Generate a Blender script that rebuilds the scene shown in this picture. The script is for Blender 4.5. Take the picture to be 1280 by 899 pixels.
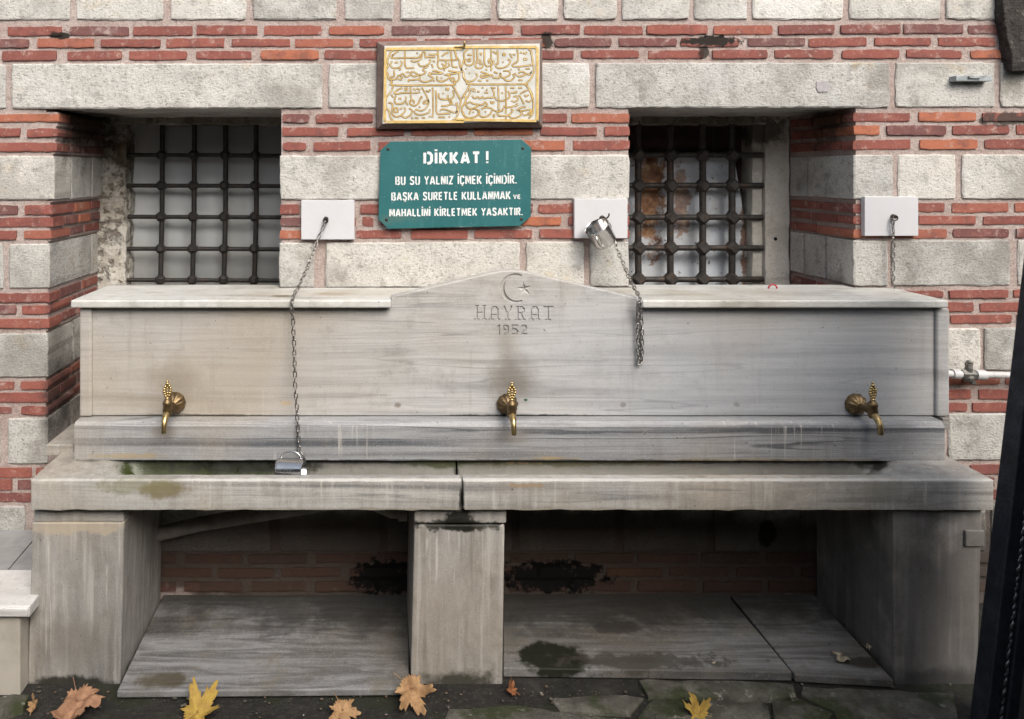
import bpy, bmesh, math, random
from mathutils import Vector, Matrix, noise as mnoise
R = math.radians
random.seed(7)
scene = bpy.context.scene
for o in list(bpy.data.objects): bpy.data.objects.remove(o)

# ---------------------------------------------------------------- camera, sky, sun, exposure
F, CX, CY, DW, ZC = 924.0, 480.0, 215.0, 2.8, 1.636     # focal length in photo pixels, vanishing point, metres to wall, eye height
cam = bpy.data.cameras.new('camera'); camo = bpy.data.objects.new('camera', cam)
scene.collection.objects.link(camo); scene.camera = camo
camo.location = (0, -DW, ZC); camo.rotation_euler = (R(90), 0, 0)
cam.sensor_width = 36; cam.lens = F / 1280 * 36
cam.shift_x = (640 - CX) / 1280; cam.shift_y = (CY - 449.5) / 1280
cam.clip_start = .05; cam.clip_end = 2000

SUN_EL, SUN_AZ = 44, -22           # elevation; degrees the sun stands left (+) or right (-) of straight behind the camera
world = bpy.data.worlds.new('World'); scene.world = world; world.use_nodes = True
wn = world.node_tree.nodes; bg = wn['Background']
sky = wn.new('ShaderNodeTexSky'); sky.sky_type = 'NISHITA'; sky.sun_disc = False
sky.sun_elevation = R(SUN_EL); sky.sun_rotation = R(180 + SUN_AZ)
sky.air_density = 1.0; sky.dust_density = 4.0; sky.ozone_density = 1.0
hs = wn.new('ShaderNodeHueSaturation'); hs.inputs['Saturation'].default_value = .5     # thin overcast
world.node_tree.links.new(sky.outputs[0], hs.inputs['Color']); world.node_tree.links.new(hs.outputs[0], bg.inputs[0]); bg.inputs[1].default_value = .12
sl = bpy.data.lights.new('sun', 'SUN'); sl.energy = 1.5; sl.angle = R(40); sl.color = (1, .93, .83)
so = bpy.data.objects.new('sun', sl); scene.collection.objects.link(so)
sd = Vector((-math.sin(R(SUN_AZ)) * math.cos(R(SUN_EL)), -math.cos(R(SUN_AZ)) * math.cos(R(SUN_EL)), math.sin(R(SUN_EL))))
so.rotation_euler = sd.to_track_quat('Z', 'Y').to_euler(); so.location = (-2, -4, 6)
scene.view_settings.view_transform = 'Standard'; scene.view_settings.look = 'None'
scene.view_settings.gamma = 1; scene.view_settings.exposure = .92
scene.cycles.max_bounces = 6; scene.cycles.diffuse_bounces = 4; scene.cycles.transparent_max_bounces = 6
scene.cycles.caustics_reflective = False; scene.cycles.caustics_refractive = False

C = scene.collection

# ---------------------------------------------------------------- helpers
def P(px, py, t=0.0):
    """point of the place measured from the photograph: t = metres in front of the wall face"""
    d = DW - t
    return Vector(((px - CX) * d / F, -t, ZC - (py - CY) * d / F))
def X(px, t=0.0): return (px - CX) * (DW - t) / F
def Z(py, t=0.0): return ZC - (py - CY) * (DW - t) / F

def tag(o, label=None, cat=None, group=None, kind=None):
    if label: o['label'] = label
    if cat: o['category'] = cat
    if group: o['group'] = group
    if kind: o['kind'] = kind
    return o
def empty(name, loc=(0, 0, 0), parent=None):
    o = bpy.data.objects.new(name, None); C.objects.link(o); o.location = loc
    o.empty_display_size = .05
    if parent: attach(o, parent)
    return o
def wmat(o):
    b = Matrix.LocRotScale(o.location, o.rotation_euler, o.scale)
    return wmat(o.parent) @ o.matrix_parent_inverse @ b if o.parent else b
def attach(o, parent):
    o.parent = parent; o.matrix_parent_inverse = wmat(parent).inverted()

class MB:
    def __init__(s): s.v = []; s.f = []
    def add(s, vs, fs):
        b = len(s.v); s.v += [tuple(v) for v in vs]; s.f += [tuple(i + b for i in f) for f in fs]; return s
    def hexa(s, q):      # 8 corners: bottom ring then top ring
        return s.add(q, [(3, 2, 1, 0), (4, 5, 6, 7), (0, 1, 5, 4), (1, 2, 6, 5), (2, 3, 7, 6), (3, 0, 4, 7)])
    def box(s, x0, x1, y0, y1, z0, z1):
        return s.hexa([(x0, y0, z0), (x1, y0, z0), (x1, y1, z0), (x0, y1, z0), (x0, y0, z1), (x1, y0, z1), (x1, y1, z1), (x0, y1, z1)])
    def prism(s, pts, d0, d1, axis='y'):   # outline swept between two depths
        n = len(pts)
        if axis == 'y': a = [(p[0], d0, p[1]) for p in pts]; b = [(p[0], d1, p[1]) for p in pts]
        else: a = [(p[0], p[1], d0) for p in pts]; b = [(p[0], p[1], d1) for p in pts]
        return s.add(a + b, [tuple(range(n)), tuple(range(2 * n - 1, n - 1, -1))] + [((i + 1) % n, i, n + i, n + (i + 1) % n) for i in range(n)])
    def tube(s, path, rad, seg=10, closed=False, caps=True):
        path = [Vector(p) for p in path]; n = len(path)
        if not isinstance(rad, (list, tuple)): rad = [rad] * n
        up = None; vs = []; fs = []
        for i, p in enumerate(path):
            a = path[(i - 1) % n] if (closed or i > 0) else p
            b = path[(i + 1) % n] if (closed or i < n - 1) else p
            d = (b - a).normalized()
            if up is None: up = d.orthogonal().normalized()
            else:
                up = up - d * up.dot(d)
                up = up.normalized() if up.length > 1e-6 else d.orthogonal().normalized()
            w = d.cross(up)
            for k in range(seg):
                an = 2 * math.pi * k / seg
                vs.append(p + (up * math.cos(an) + w * math.sin(an)) * rad[i])
        m = n if closed else n - 1
        for i in range(m):
            for k in range(seg):
                fs.append((i * seg + k, i * seg + (k + 1) % seg, ((i + 1) % n) * seg + (k + 1) % seg, ((i + 1) % n) * seg + k))
        if caps and not closed:
            fs.append(tuple(range(seg - 1, -1, -1))); fs.append(tuple((n - 1) * seg + k for k in range(seg)))
        return s.add(vs, fs)
    def ball(s, c, r, sx=1, sy=1, sz=1, u=10, v=6):
        c = Vector(c); vs = [c + Vector((0, 0, -r * sz))]; fs = []
        for j in range(1, v):
            a = math.pi * j / v - math.pi / 2
            for k in range(u):
                b = 2 * math.pi * k / u
                vs.append(c + Vector((r * sx * math.cos(a) * math.cos(b), r * sy * math.cos(a) * math.sin(b), r * sz * math.sin(a))))
        vs.append(c + Vector((0, 0, r * sz))); top = len(vs) - 1
        for k in range(u):
            fs.append((0, 1 + (k + 1) % u, 1 + k)); fs.append((top, top - u + k, top - u + (k + 1) % u))
        for j in range(v - 2):
            for k in range(u):
                fs.append((1 + j * u + k, 1 + j * u + (k + 1) % u, 1 + (j + 1) * u + (k + 1) % u, 1 + (j + 1) * u + k))
        return s.add(vs, fs)
    def mesh(s, name):
        me = bpy.data.meshes.new(name); me.from_pydata(s.v, [], s.f); me.update()
        bm = bmesh.new(); bm.from_mesh(me); bmesh.ops.recalc_face_normals(bm, faces=bm.faces); bm.to_mesh(me); bm.free()
        return me
    def build(s, name, mat, parent=None, bevel=0, seg=2, smooth=None):
        me = s.mesh(name); me.materials.append(mat)
        o = bpy.data.objects.new(name, me); C.objects.link(o)
        if parent: attach(o, parent)
        if bevel:
            b = o.modifiers.new('bevel', 'BEVEL'); b.width = bevel; b.segments = seg; b.limit_method = 'ANGLE'; b.angle_limit = R(38)
        if smooth is not None:
            me.polygons.foreach_set('use_smooth', [True] * len(me.polygons))
            if smooth < 180: me.set_sharp_from_angle(angle=R(smooth))
        return o

def copy_part(o, parent, loc):
    c = o.copy(); C.objects.link(c); c.parent = parent; c.matrix_parent_inverse = Matrix.Identity(4); c.location = loc
    return c

# ---------------------------------------------------------------- materials
class NT:
    def __init__(s, name):
        s.m = bpy.data.materials.new(name); s.m.use_nodes = True; s.t = s.m.node_tree
        s.b = s.t.nodes['Principled BSDF']; s.out = s.t.nodes['Material Output']
        s.cache = {}
        s.pos = s.n('NewGeometry').outputs['Position']
        s.rnd = s.n('ObjectInfo').outputs['Random']
    def n(s, kind, **kw):
        nd = s.t.nodes.new('ShaderNode' + kind)
        for k, v in kw.items(): setattr(nd, k, v)
        return nd
    def set(s, sock, v):
        if hasattr(v, 'is_output'): s.t.links.new(v, sock)
        elif isinstance(v, (tuple, list)) and len(v) == 3 and sock.type == 'RGBA': sock.default_value = (*v, 1)
        else: sock.default_value = v
    def math(s, op, a, b=0.0, c=None, clamp=False):
        nd = s.n('Math', operation=op, use_clamp=clamp); s.set(nd.inputs[0], a); s.set(nd.inputs[1], b)
        if c is not None: s.set(nd.inputs[2], c)
        return nd.outputs[0]
    def vm(s, op, a, b=(0, 0, 0)):
        nd = s.n('VectorMath', operation=op); s.set(nd.inputs[0], a); s.set(nd.inputs[1], b)
        return nd.outputs['Value'] if op in ('LENGTH', 'DISTANCE', 'DOT_PRODUCT') else nd.outputs[0]
    def noise(s, scale=5, detail=4, rough=.55, vec=None, dist=0, color=False):
        key = (scale, detail, rough, color)
        if vec is None and dist == 0:
            if key not in s.cache: s.cache[key] = s.noise(scale, detail, rough, s.pos, dist, color)
            return s.cache[key]
        nd = s.n('TexNoise'); nd.inputs['Scale'].default_value = scale; nd.inputs['Detail'].default_value = detail
        nd.inputs['Roughness'].default_value = rough; nd.inputs['Distortion'].default_value = dist
        s.set(nd.inputs['Vector'], vec if vec is not None else s.pos)
        return nd.outputs['Color' if color else 'Fac']
    def scaled(s, sc, off=None, rot=None):
        mp = s.n('Mapping'); s.set(mp.inputs[0], s.pos); mp.inputs['Scale'].default_value = sc
        if rot: mp.inputs['Rotation'].default_value = rot
        v = mp.outputs[0]
        return s.vm('ADD', v, off) if off is not None else v
    def rng(s, v, a, b, c=0.0, d=1.0, smooth=True):
        nd = s.n('MapRange'); nd.interpolation_type = 'SMOOTHSTEP' if smooth else 'LINEAR'
        s.set(nd.inputs[0], v)
        for i, x in enumerate((a, b, c, d)): s.set(nd.inputs[i + 1], x)
        return nd.outputs[0]
    def ramp(s, v, stops):
        nd = s.n('ValToRGB'); s.set(nd.inputs[0], v); e = nd.color_ramp.elements
        while len(e) < len(stops): e.new(.5)
        for i, (p, c) in enumerate(stops): e[i].position = p; e[i].color = (*c, 1)
        return nd.outputs[0]
    def mix(s, f, a, b, mode='MIX'):
        nd = s.n('Mix', data_type='RGBA', blend_type=mode); s.set(nd.inputs[0], f); s.set(nd.inputs[6], a); s.set(nd.inputs[7], b)
        return nd.outputs[2]
    def hsv(s, col, h=.5, sat=1.0, v=1.0):
        nd = s.n('HueSaturation'); s.set(nd.inputs[0], h); s.set(nd.inputs[1], sat); s.set(nd.inputs[2], v); s.set(nd.inputs[4], col)
        return nd.outputs[0]
    def blob(s, c, r, wob=.7, nscale=14, soft=.5):
        """stain with a ragged outline of its own round the point c"""
        d = s.vm('LENGTH', s.vm('MULTIPLY', s.vm('SUBTRACT', s.pos, tuple(c)), tuple(1 / x for x in r)))
        d = s.math('ADD', d, s.math('MULTIPLY', s.math('SUBTRACT', s.noise(nscale, 4, .7), .5), wob * 2.6))
        return s.rng(d, 1.0, 1.0 - soft, 0, 1)
    def stains(s, col, blobs):
        for c, r, colr, k, *o in blobs:
            f = s.math('MULTIPLY', s.blob(c, r, **(o[0] if o else {})), k)
            col = s.mix(f, col, colr)
        return col
    def bump(s, *hs):
        prev = None
        for h, st, dist in hs:
            nd = s.n('Bump'); nd.inputs['Strength'].default_value = st; nd.inputs['Distance'].default_value = dist
            s.set(nd.inputs['Height'], h)
            if prev is not None: s.t.links.new(prev, nd.inputs['Normal'])
            prev = nd.outputs[0]
        s.t.links.new(prev, s.b.inputs['Normal'])
    def fin(s, col, rough=.8, metal=0.0, spec=.5):
        s.set(s.b.inputs['Base Color'], col); s.set(s.b.inputs['Roughness'], rough); s.set(s.b.inputs['Metallic'], metal)
        s.b.inputs['Specular IOR Level'].default_value = spec
        return s.m

def P3(px, py, t=0.0): return tuple(P(px, py, t))
SOOT = (.018, .016, .013)
wall_stains = [
    (P3(640, 700), (2.2, .3, .24), (.048, .036, .027), 0.88, dict(wob=.3, nscale=3, soft=.3)),  # painted shade: bay walls browned and darkened beneath the basin
    (P3(1238, 730), (.13, .3, .42), (.05, .045, .04), .85, dict(wob=.4, nscale=8, soft=.5)),  # wall foot darkened in colour for the shadow beside the gate
    (P3(791, 137.5), (.010, .2, .012), (.10, .045, .02), .95, dict(wob=.4, nscale=40, soft=.5)),
    (P3(893, 51), (.13, .1, .022), SOOT, .97, dict(wob=.9, nscale=34, soft=.3)),
    (P3(880, 66), (.028, .1, .03), SOOT, .85, dict(wob=.8, nscale=40, soft=.3)),
    (P3(76, 44), (.055, .1, .016), SOOT, .95, dict(wob=.8, nscale=40, soft=.3)),
    (P3(684, 50), (.025, .1, .04), SOOT, .9, dict(wob=.8, nscale=30, soft=.3)),
    (P3(1262, 150), (.12, .1, .03), (.05, .045, .04), .85, dict(wob=1.0, nscale=24, soft=.4)),
    (P3(1268, 105), (.06, .09, .1), (.12, .11, .08), .6, dict(wob=.6, soft=.8)),
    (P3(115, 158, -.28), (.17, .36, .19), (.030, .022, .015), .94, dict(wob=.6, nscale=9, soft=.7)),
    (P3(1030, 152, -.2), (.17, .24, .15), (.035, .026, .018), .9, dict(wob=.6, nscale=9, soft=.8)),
    (P3(80, 500, -.1), (.06, .3, .26), (.03, .03, .03), .8, dict(wob=.5, nscale=9, soft=.8)),
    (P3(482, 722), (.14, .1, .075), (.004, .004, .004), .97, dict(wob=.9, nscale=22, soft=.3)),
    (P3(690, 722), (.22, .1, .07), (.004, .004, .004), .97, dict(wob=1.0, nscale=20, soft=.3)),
    (P3(958, 667), (.04, .1, .06), (.01, .008, .006), .95, dict(wob=.4, nscale=14, soft=.3)),
]
def stone_mat():
    s = NT('hammered_limestone')
    off = s.vm('MULTIPLY', s.vm('ADD', (1, 1, 1), (0, 0, 0)), (0, 0, 0))
    rv = s.n('CombineXYZ'); s.set(rv.inputs[0], s.math('MULTIPLY', s.rnd, 31.0)); s.set(rv.inputs[2], s.math('MULTIPLY', s.rnd, 17.0))
    v = s.vm('ADD', s.pos, rv.outputs[0])
    big = s.noise(5, 5, .6, v); mid = s.noise(26, 5, .65, v); fine = s.noise(210, 4, .7, v); ham = s.math('ADD', s.math('MULTIPLY', s.noise(110, 4, .62, v), .55), s.math('MULTIPLY', s.noise(1, 4, .6, s.vm('MULTIPLY', v, (70, 70, 170))), .45)); pat = s.noise(3.2, 6, .62, s.vm('ADD', v, (8, 8, 2)))
    col = s.ramp(big, [(.30, (.36, .352, .335)), (.48, (.53, .52, .495)), (.62, (.61, .60, .57)), (.8, (.52, .49, .425))])
    col = s.mix(s.rng(s.rnd, .0, 1, 0, .55), col, (.56, .535, .49))
    col = s.mix(s.rng(mid, .52, .72, 0, .55), col, (.24, .225, .20))
    col = s.mix(s.rng(mid, .45, .28, 0, .35), col, (.66, .64, .60))
    lich = s.noise(9, 6, .7, s.vm('ADD', v, (7, 3, 1)))
    col = s.mix(s.rng(lich, .54, .68, 0, .6), col, (.20, .195, .18))
    col = s.mix(s.rng(s.noise(7, 3, .5, s.vm('ADD', v, (3, 9, 5))), .62, .75, 0, .5), col, (.50, .38, .20))
    col = s.mix(s.rng(ham, .485, .36, 0, .72), col, (.235, .222, .20))
    col = s.mix(s.rng(ham, .53, .68, 0, .45), col, (.70, .69, .66))
    col = s.mix(s.rng(pat, .50, .64, 0, .65), col, (.30, .285, .26))
    col = s.mix(s.rng(pat, .44, .30, 0, .5), col, (.66, .66, .65))
    col = s.mix(s.rng(fine, .55, .70, 0, .5), col, (.18, .168, .15))
    col = s.hsv(col, .5, 1.12, s.rng(s.rnd, 0, 1, .78, 1.06, False))
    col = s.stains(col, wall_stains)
    vor = s.n('TexVoronoi', feature='SMOOTH_F1'); vor.inputs['Scale'].default_value = 120; s.set(vor.inputs['Vector'], s.vm('ADD', v, s.vm('MULTIPLY', s.noise(30, 3, .6, v, color=True), (.05, .05, .05))))
    s.bump((mid, .35, .010), (ham, .8, .006), (vor.outputs['Distance'], .35, .004), (fine, .5, .002))
    return s.fin(col, .9, 0, .25)
def brick_mat():
    s = NT('red_brick')
    rv = s.n('CombineXYZ'); s.set(rv.inputs[0], s.math('MULTIPLY', s.rnd, 41.0)); s.set(rv.inputs[2], s.math('MULTIPLY', s.rnd, 13.0))
    v = s.vm('ADD', s.pos, rv.outputs[0])
    base = s.ramp(s.rnd, [(.0, (.15, .075, .07)), (.12, (.17, .072, .066)), (.24, (.215, .076, .062)), (.55, (.25, .084, .066)), (.80, (.275, .095, .072)), (.91, (.33, .12, .078)), (1, (.40, .14, .075))])
    a = s.noise(14, 5, .6, v); g = s.noise(90, 5, .7, v)
    col = s.mix(s.rng(a, .50, .68, 0, .6), base, (.13, .06, .056))
    col = s.mix(s.rng(a, .46, .28, 0, .5), col, (.36, .165, .125))
    col = s.mix(s.rng(g, .56, .72, 0, .45), col, (.42, .30, .26))
    col = s.mix(s.rng(g, .44, .30, 0, .5), col, (.12, .045, .035))
    col = s.mix(s.rng(s.noise(24, 6, .7, s.vm('ADD', v, (4, 4, 4))), .56, .68, 0, .7), col, (.42, .31, .27))
    sm = s.rng(s.noise(13, 6, .72, s.vm('ADD', v, (9, 2, 6))), s.rng(s.rnd, 0, 1, .50, .68, False), .74, 0, .75)
    col = s.mix(sm, col, (.47, .38, .345))
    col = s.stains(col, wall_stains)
    s.bump((a, .4, .006), (g, .6, .003), (sm, .4, .003))
    return s.fin(col, .88, 0, .25)
def mortar_mat():
    s = NT('pink_lime_mortar')
    a = s.noise(6, 6, .6); b = s.noise(45, 6, .7); g = s.noise(260, 3, .7)
    col = s.ramp(a, [(.3, (.37, .285, .255)), (.5, (.44, .36, .33)), (.7, (.50, .43, .405))])
    col = s.mix(s.rng(b, .5, .72, 0, .6), col, (.26, .185, .16))
    col = s.mix(s.rng(g, .55, .7, 0, .5), col, (.56, .48, .43))
    col = s.mix(s.rng(g, .47, .32, 0, .75), col, (.17, .12, .10))
    col = s.mix(s.rng(s.noise(120, 4, .7), .54, .68, 0, .6), col, (.22, .16, .14))
    col = s.mix(s.rng(s.noise(11, 6, .75, s.vm('ADD', s.pos, (2, 7, 5))), .64, .70, 0, .85), col, (.07, .06, .05))
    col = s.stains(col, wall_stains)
    s.bump((b, .8, .010), (g, .7, .003))
    return s.fin(col, .95, 0, .15)
M_STONE, M_BRICK, M_MORTAR = stone_mat(), brick_mat(), mortar_mat()

def marble(name, light=(.46, .455, .445), mid=(.34, .335, .33), dark=(.19, .19, .195), sc=(.55, 3, 15), rot=(0, 0, 0), blobs=(), vein=.45,
           streak=0.0, grime=.35, rough=.42, tint=(.36, .30, .225), tintk=.5, lum=1.0, drip=.5, fine=.5):
    s = NT(name)
    v = s.scaled(sc, rot=rot)
    wv = s.vm('ADD', v, s.vm('MULTIPLY', s.noise(1.3, 4, .6, color=True), (.30, .30, .30)))
    band = s.noise(1.0, 6, .62, wv, .4)
    col = s.ramp(band, [(.34, dark), (.43, mid), (.51, light), (.57, mid), (.62, light), (.72, dark)])
    fs_ = s.noise(1.0, 5, .7, s.vm('MULTIPLY', wv, (1.6, 1.6, 4.2) if sc[2] >= sc[1] else (1.6, 4.2, 1.6)))
    col = s.mix(s.rng(fs_, .52, .66, 0, fine), col, dark)
    col = s.mix(s.rng(fs_, .48, .36, 0, fine * .8), col, tuple(min(.7, x * 1.22) for x in light))
    big = s.noise(1.6, 3, .5)
    col = s.mix(s.rng(big, .42, .68, 0, tintk), col, tint)
    # thin dark veins along the bedding
    v2 = s.noise(.75, 3, .5, s.vm('ADD', wv, (11, 3, 5)), .2)
    th = s.math('ABSOLUTE', s.math('SUBTRACT', v2, .5))
    vm_ = s.math('MULTIPLY', s.rng(th, .014, .001, 0, 1), s.rng(s.noise(.9, 3, .6, s.vm('ADD', s.pos, (5, 5, 5))), .46, .60, 0, 1))
    col = s.mix(s.math('MULTIPLY', vm_, vein), col, (.095, .10, .11))
    g = s.noise(180, 4, .7)
    col = s.mix(s.rng(g, .52, .74, 0, .28), col, (.60, .59, .57))
    col = s.mix(s.rng(g, .46, .30, 0, .28), col, (.14, .13, .12))
    d = s.noise(7, 8, .7)
    col = s.mix(s.rng(d, .50, .72, 0, grime), col, (.17, .15, .12))
    if streak:
        st = s.noise(1, 6, .65, s.scaled((34, 34, 1.6)))
        col = s.mix(s.rng(st, .52, .66, 0, streak), col, (.50, .48, .44))
        col = s.mix(s.rng(st, .47, .34, 0, streak), col, (.15, .13, .105))
    if drip:
        dn = s.noise(1, 3, .6, s.scaled((75, 75, 2.4)))
        dm = s.math('MULTIPLY', s.rng(dn, .60, .68, 0, 1), s.rng(s.noise(2.6, 4, .6, s.vm('ADD', s.pos, (4, 2, 9))), .47, .60, 0, 1))
        col = s.mix(s.math('MULTIPLY', dm, drip), col, (.56, .53, .48))
        dk = s.noise(1, 5, .65, s.scaled((13, 13, 1.1)))
        col = s.mix(s.rng(dk, .56, .72, 0, .30), col, (.15, .13, .105))
    mott = s.noise(19, 7, .72, s.vm('ADD', s.pos, (2, 8, 4)))
    col = s.mix(s.rng(mott, .56, .70, 0, .22), col, (.17, .15, .125))
    col = s.mix(s.rng(mott, .44, .32, 0, .12), col, (.56, .55, .53))
    specks = s.rng(s.noise(75, 2, .5, s.vm('ADD', s.pos, (9, 1, 3))), .735, .76, 0, 1)
    col = s.mix(s.math('MULTIPLY', specks, .8), col, (.05, .045, .04))
    col = s.stains(col, blobs)
    if lum != 1: col = s.hsv(col, .5, 1, lum)
    rg = s.rng(d, .35, .7, rough - .06, rough + .28)
    s.bump((g, .35, .0018), (d, .25, .006), (mott, .35, .003))
    return s.fin(col, rg, 0, .4)
MOSS, BLACKM, TAN, BROWN = (.035, .045, .012), (.012, .012, .008), (.36, .27, .14), (.13, .095, .065)
TP = .25       # face of the fountain's back panel
M_PANEL = marble('grey_streaked_marble', light=(.49, .485, .475), mid=(.39, .385, .38), dark=(.27, .267, .262), rot=(0, R(4), 0), tintk=.6, fine=.12, drip=.2, vein=.35, blobs=[
    (P3(218, 478, TP), (.14, .3, .10), (.16, .125, .085), .62, dict(wob=.6, nscale=5, soft=.95)),
    (P3(200, 505, TP), (.34, .3, .05), (.22, .175, .12), .45, dict(wob=.7, nscale=5, soft=.95)),
    (P3(640, 475, TP), (.12, .3, .12), (.13, .105, .075), .72, dict(wob=.6, nscale=6, soft=.95)),
    (P3(632, 425, TP), (.07, .3, .10), (.20, .165, .12), .5, dict(wob=.6, nscale=7, soft=.95)),
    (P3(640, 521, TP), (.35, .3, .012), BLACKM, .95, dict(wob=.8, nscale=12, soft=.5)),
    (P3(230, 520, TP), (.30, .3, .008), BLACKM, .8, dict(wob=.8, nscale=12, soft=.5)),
    (P3(1090, 500, TP), (.12, .3, .09), (.26, .26, .26), .35, dict(wob=.6, nscale=6, soft=.95)),
    (P3(358, 504, TP), (.028, .3, .012), (.50, .36, .20), .7, dict(wob=.6, nscale=40, soft=.6)),
    (P3(497, 506, TP), (.014, .3, .012), (.17, .14, .11), .8, dict(wob=.6, nscale=60, soft=.6)),
    (P3(779, 506, TP), (.014, .3, .012), (.17, .14, .11), .8, dict(wob=.6, nscale=60, soft=.6)),
    (P3(921, 506, TP), (.014, .3, .012), (.17, .14, .11), .8, dict(wob=.6, nscale=60, soft=.6)),
    (P3(657, 500, TP), (.008, .3, .006), (.02, .09, .06), .95, dict(wob=.2, nscale=60, soft=.4)),
    (P3(260, 460, TP), (.85, .3, .5), (.37, .315, .24), .40, dict(wob=.4, nscale=3, soft=.9)),  # this and next: warm-left, cool-right light tinted into the marble
    (P3(960, 450, TP), (.95, .3, .5), (.37, .41, .47), .42, dict(wob=.4, nscale=3, soft=.9)),
])
M_LEDGE = marble('grey_veined_marble', light=(.34, .345, .35), mid=(.225, .23, .24), dark=(.095, .10, .11), sc=(.30, 3, 17), rot=(0, R(-2.5), 0), vein=.95, fine=.3, rough=.34, blobs=[
    (P3(205, 540, .31), (.07, .3, .04), (.17, .14, .1), .5, dict(wob=.5, soft=.9)),
    (P3(640, 545, .31), (.09, .3, .05), (.19, .16, .12), .45, dict(wob=.5, soft=.9)),
    (P3(690, 573, .31), (.12, .3, .006), TAN, .8, dict(wob=.8, nscale=20, soft=.6)),
    (P3(160, 570, .31), (.15, .3, .012), TAN, .6, dict(wob=.8, nscale=20, soft=.6)),
    (P3(960, 575, .31), (.5, .3, .006), (.30, .24, .15), .7, dict(wob=.8, nscale=20, soft=.6)),
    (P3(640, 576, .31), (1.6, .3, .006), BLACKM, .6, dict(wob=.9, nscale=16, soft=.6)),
])
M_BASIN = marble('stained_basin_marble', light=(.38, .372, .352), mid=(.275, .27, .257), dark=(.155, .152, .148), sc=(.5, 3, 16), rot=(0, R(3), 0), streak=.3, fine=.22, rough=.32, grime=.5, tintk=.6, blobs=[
    (P3(640, 600, .465), (2.6, .012, .006), (.62, .61, .58), .55, dict(wob=.5, nscale=16, soft=.6)),  # sky glint along the lip, painted as a pale line
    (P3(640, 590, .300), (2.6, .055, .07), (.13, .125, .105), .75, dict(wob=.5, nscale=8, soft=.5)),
    (P3(205, 612, .47), (.10, .1, .035), (.13, .10, .035), .75, dict(wob=.8, nscale=10, soft=.7)),
    (P3(170, 608, .47), (.16, .3, .03), (.16, .15, .07), .5, dict(wob=.8, nscale=14, soft=.7)),
    (P3(225, 590, .30), (.40, .12, .08), MOSS, .97, dict(wob=.6, nscale=14, soft=.5)),
    (P3(300, 584, .30), (.40, .06, .03), BLACKM, .9, dict(wob=.6, nscale=12, soft=.5)),
    (P3(640, 577, .29), (2.4, .03, .010), BLACKM, .75, dict(wob=.7, nscale=14, soft=.7)),  # ledge's cast shadow drawn in black along the trough top
    (P3(555, 580, .30), (.16, .05, .02), MOSS, .9, dict(wob=.7, nscale=16, soft=.6)),
    (P3(700, 580, .30), (.5, .05, .016), (.09, .085, .04), .8, dict(wob=.8, nscale=16, soft=.6)),
    (P3(1095, 581, .30), (.10, .04, .02), BLACKM, .9, dict(wob=.6, nscale=14, soft=.4)),
    (P3(577, 625, .47), (.012, .3, .06), BLACKM, .9, dict(wob=.6, nscale=20, soft=.5)),
    (P3(660, 607, .47), (.08, .3, .008), (.26, .17, .09), .7, dict(wob=1, nscale=30, soft=.5)),
    (P3(640, 638, .47), (1.8, .3, .010), (.22, .19, .14), .6, dict(wob=.9, nscale=16, soft=.6)),
    (P3(1100, 615, .47), (.12, .3, .05), (.20, .19, .15), .55, dict(wob=.6, nscale=7, soft=.8)),
])
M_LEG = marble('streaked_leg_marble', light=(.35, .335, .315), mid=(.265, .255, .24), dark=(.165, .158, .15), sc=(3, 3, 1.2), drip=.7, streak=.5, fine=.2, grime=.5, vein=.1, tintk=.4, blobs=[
    (P3(575, 648, .43), (.06, .4, .05), BLACKM, .96, dict(wob=.7, nscale=22, soft=.35)),
    (P3(575, 655, .43), (.16, .4, .022), BLACKM, .9, dict(wob=.9, nscale=26, soft=.4)),
    (P3(90, 656, .43), (.24, .4, .034), (.46, .385, .29), .65, dict(wob=1.1, nscale=16, soft=.45)),
    (P3(570, 850, .43), (.18, .4, .05), (.03, .03, .02), .9, dict(wob=.7, nscale=12, soft=.6)),
    (P3(90, 855, .43), (.22, .4, .035), (.02, .02, .014), .92, dict(wob=.7, nscale=12, soft=.5)),
    (P3(1170, 850, .43), (.25, .4, .06), (.05, .045, .035), .8, dict(wob=.6, nscale=10, soft=.7)),
    (P3(90, 800, .43), (.2, .4, .12), (.17, .15, .12), .45, dict(wob=.6, nscale=8, soft=.8)),
    (P3(1165, 770, .25), (.50, .8, .7), (.05, .052, .057), .62, dict(wob=.5, nscale=5, soft=.5)),  # whole right leg toned down for the light falloff at lower right
])
M_SHELF = marble('pale_shelf_marble', light=(.60, .60, .575), mid=(.50, .50, .475), dark=(.35, .345, .32), sc=(2, 9, 3), drip=.2, vein=.25, grime=.35, tintk=.3, blobs=[
    (P3(352, 369, .2), (.06, .03, .1), (.13, .10, .06), .9, dict(wob=.6, nscale=26, soft=.5)),
    (P3(418, 364, .15), (.1, .05, .1), (.30, .23, .13), .7, dict(wob=.6, nscale=16, soft=.6)),
    (P3(640, 366, .12), (1.8, .12, .1), (.33, .29, .22), .5, dict(wob=.8, nscale=6, soft=.9)),
])
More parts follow.
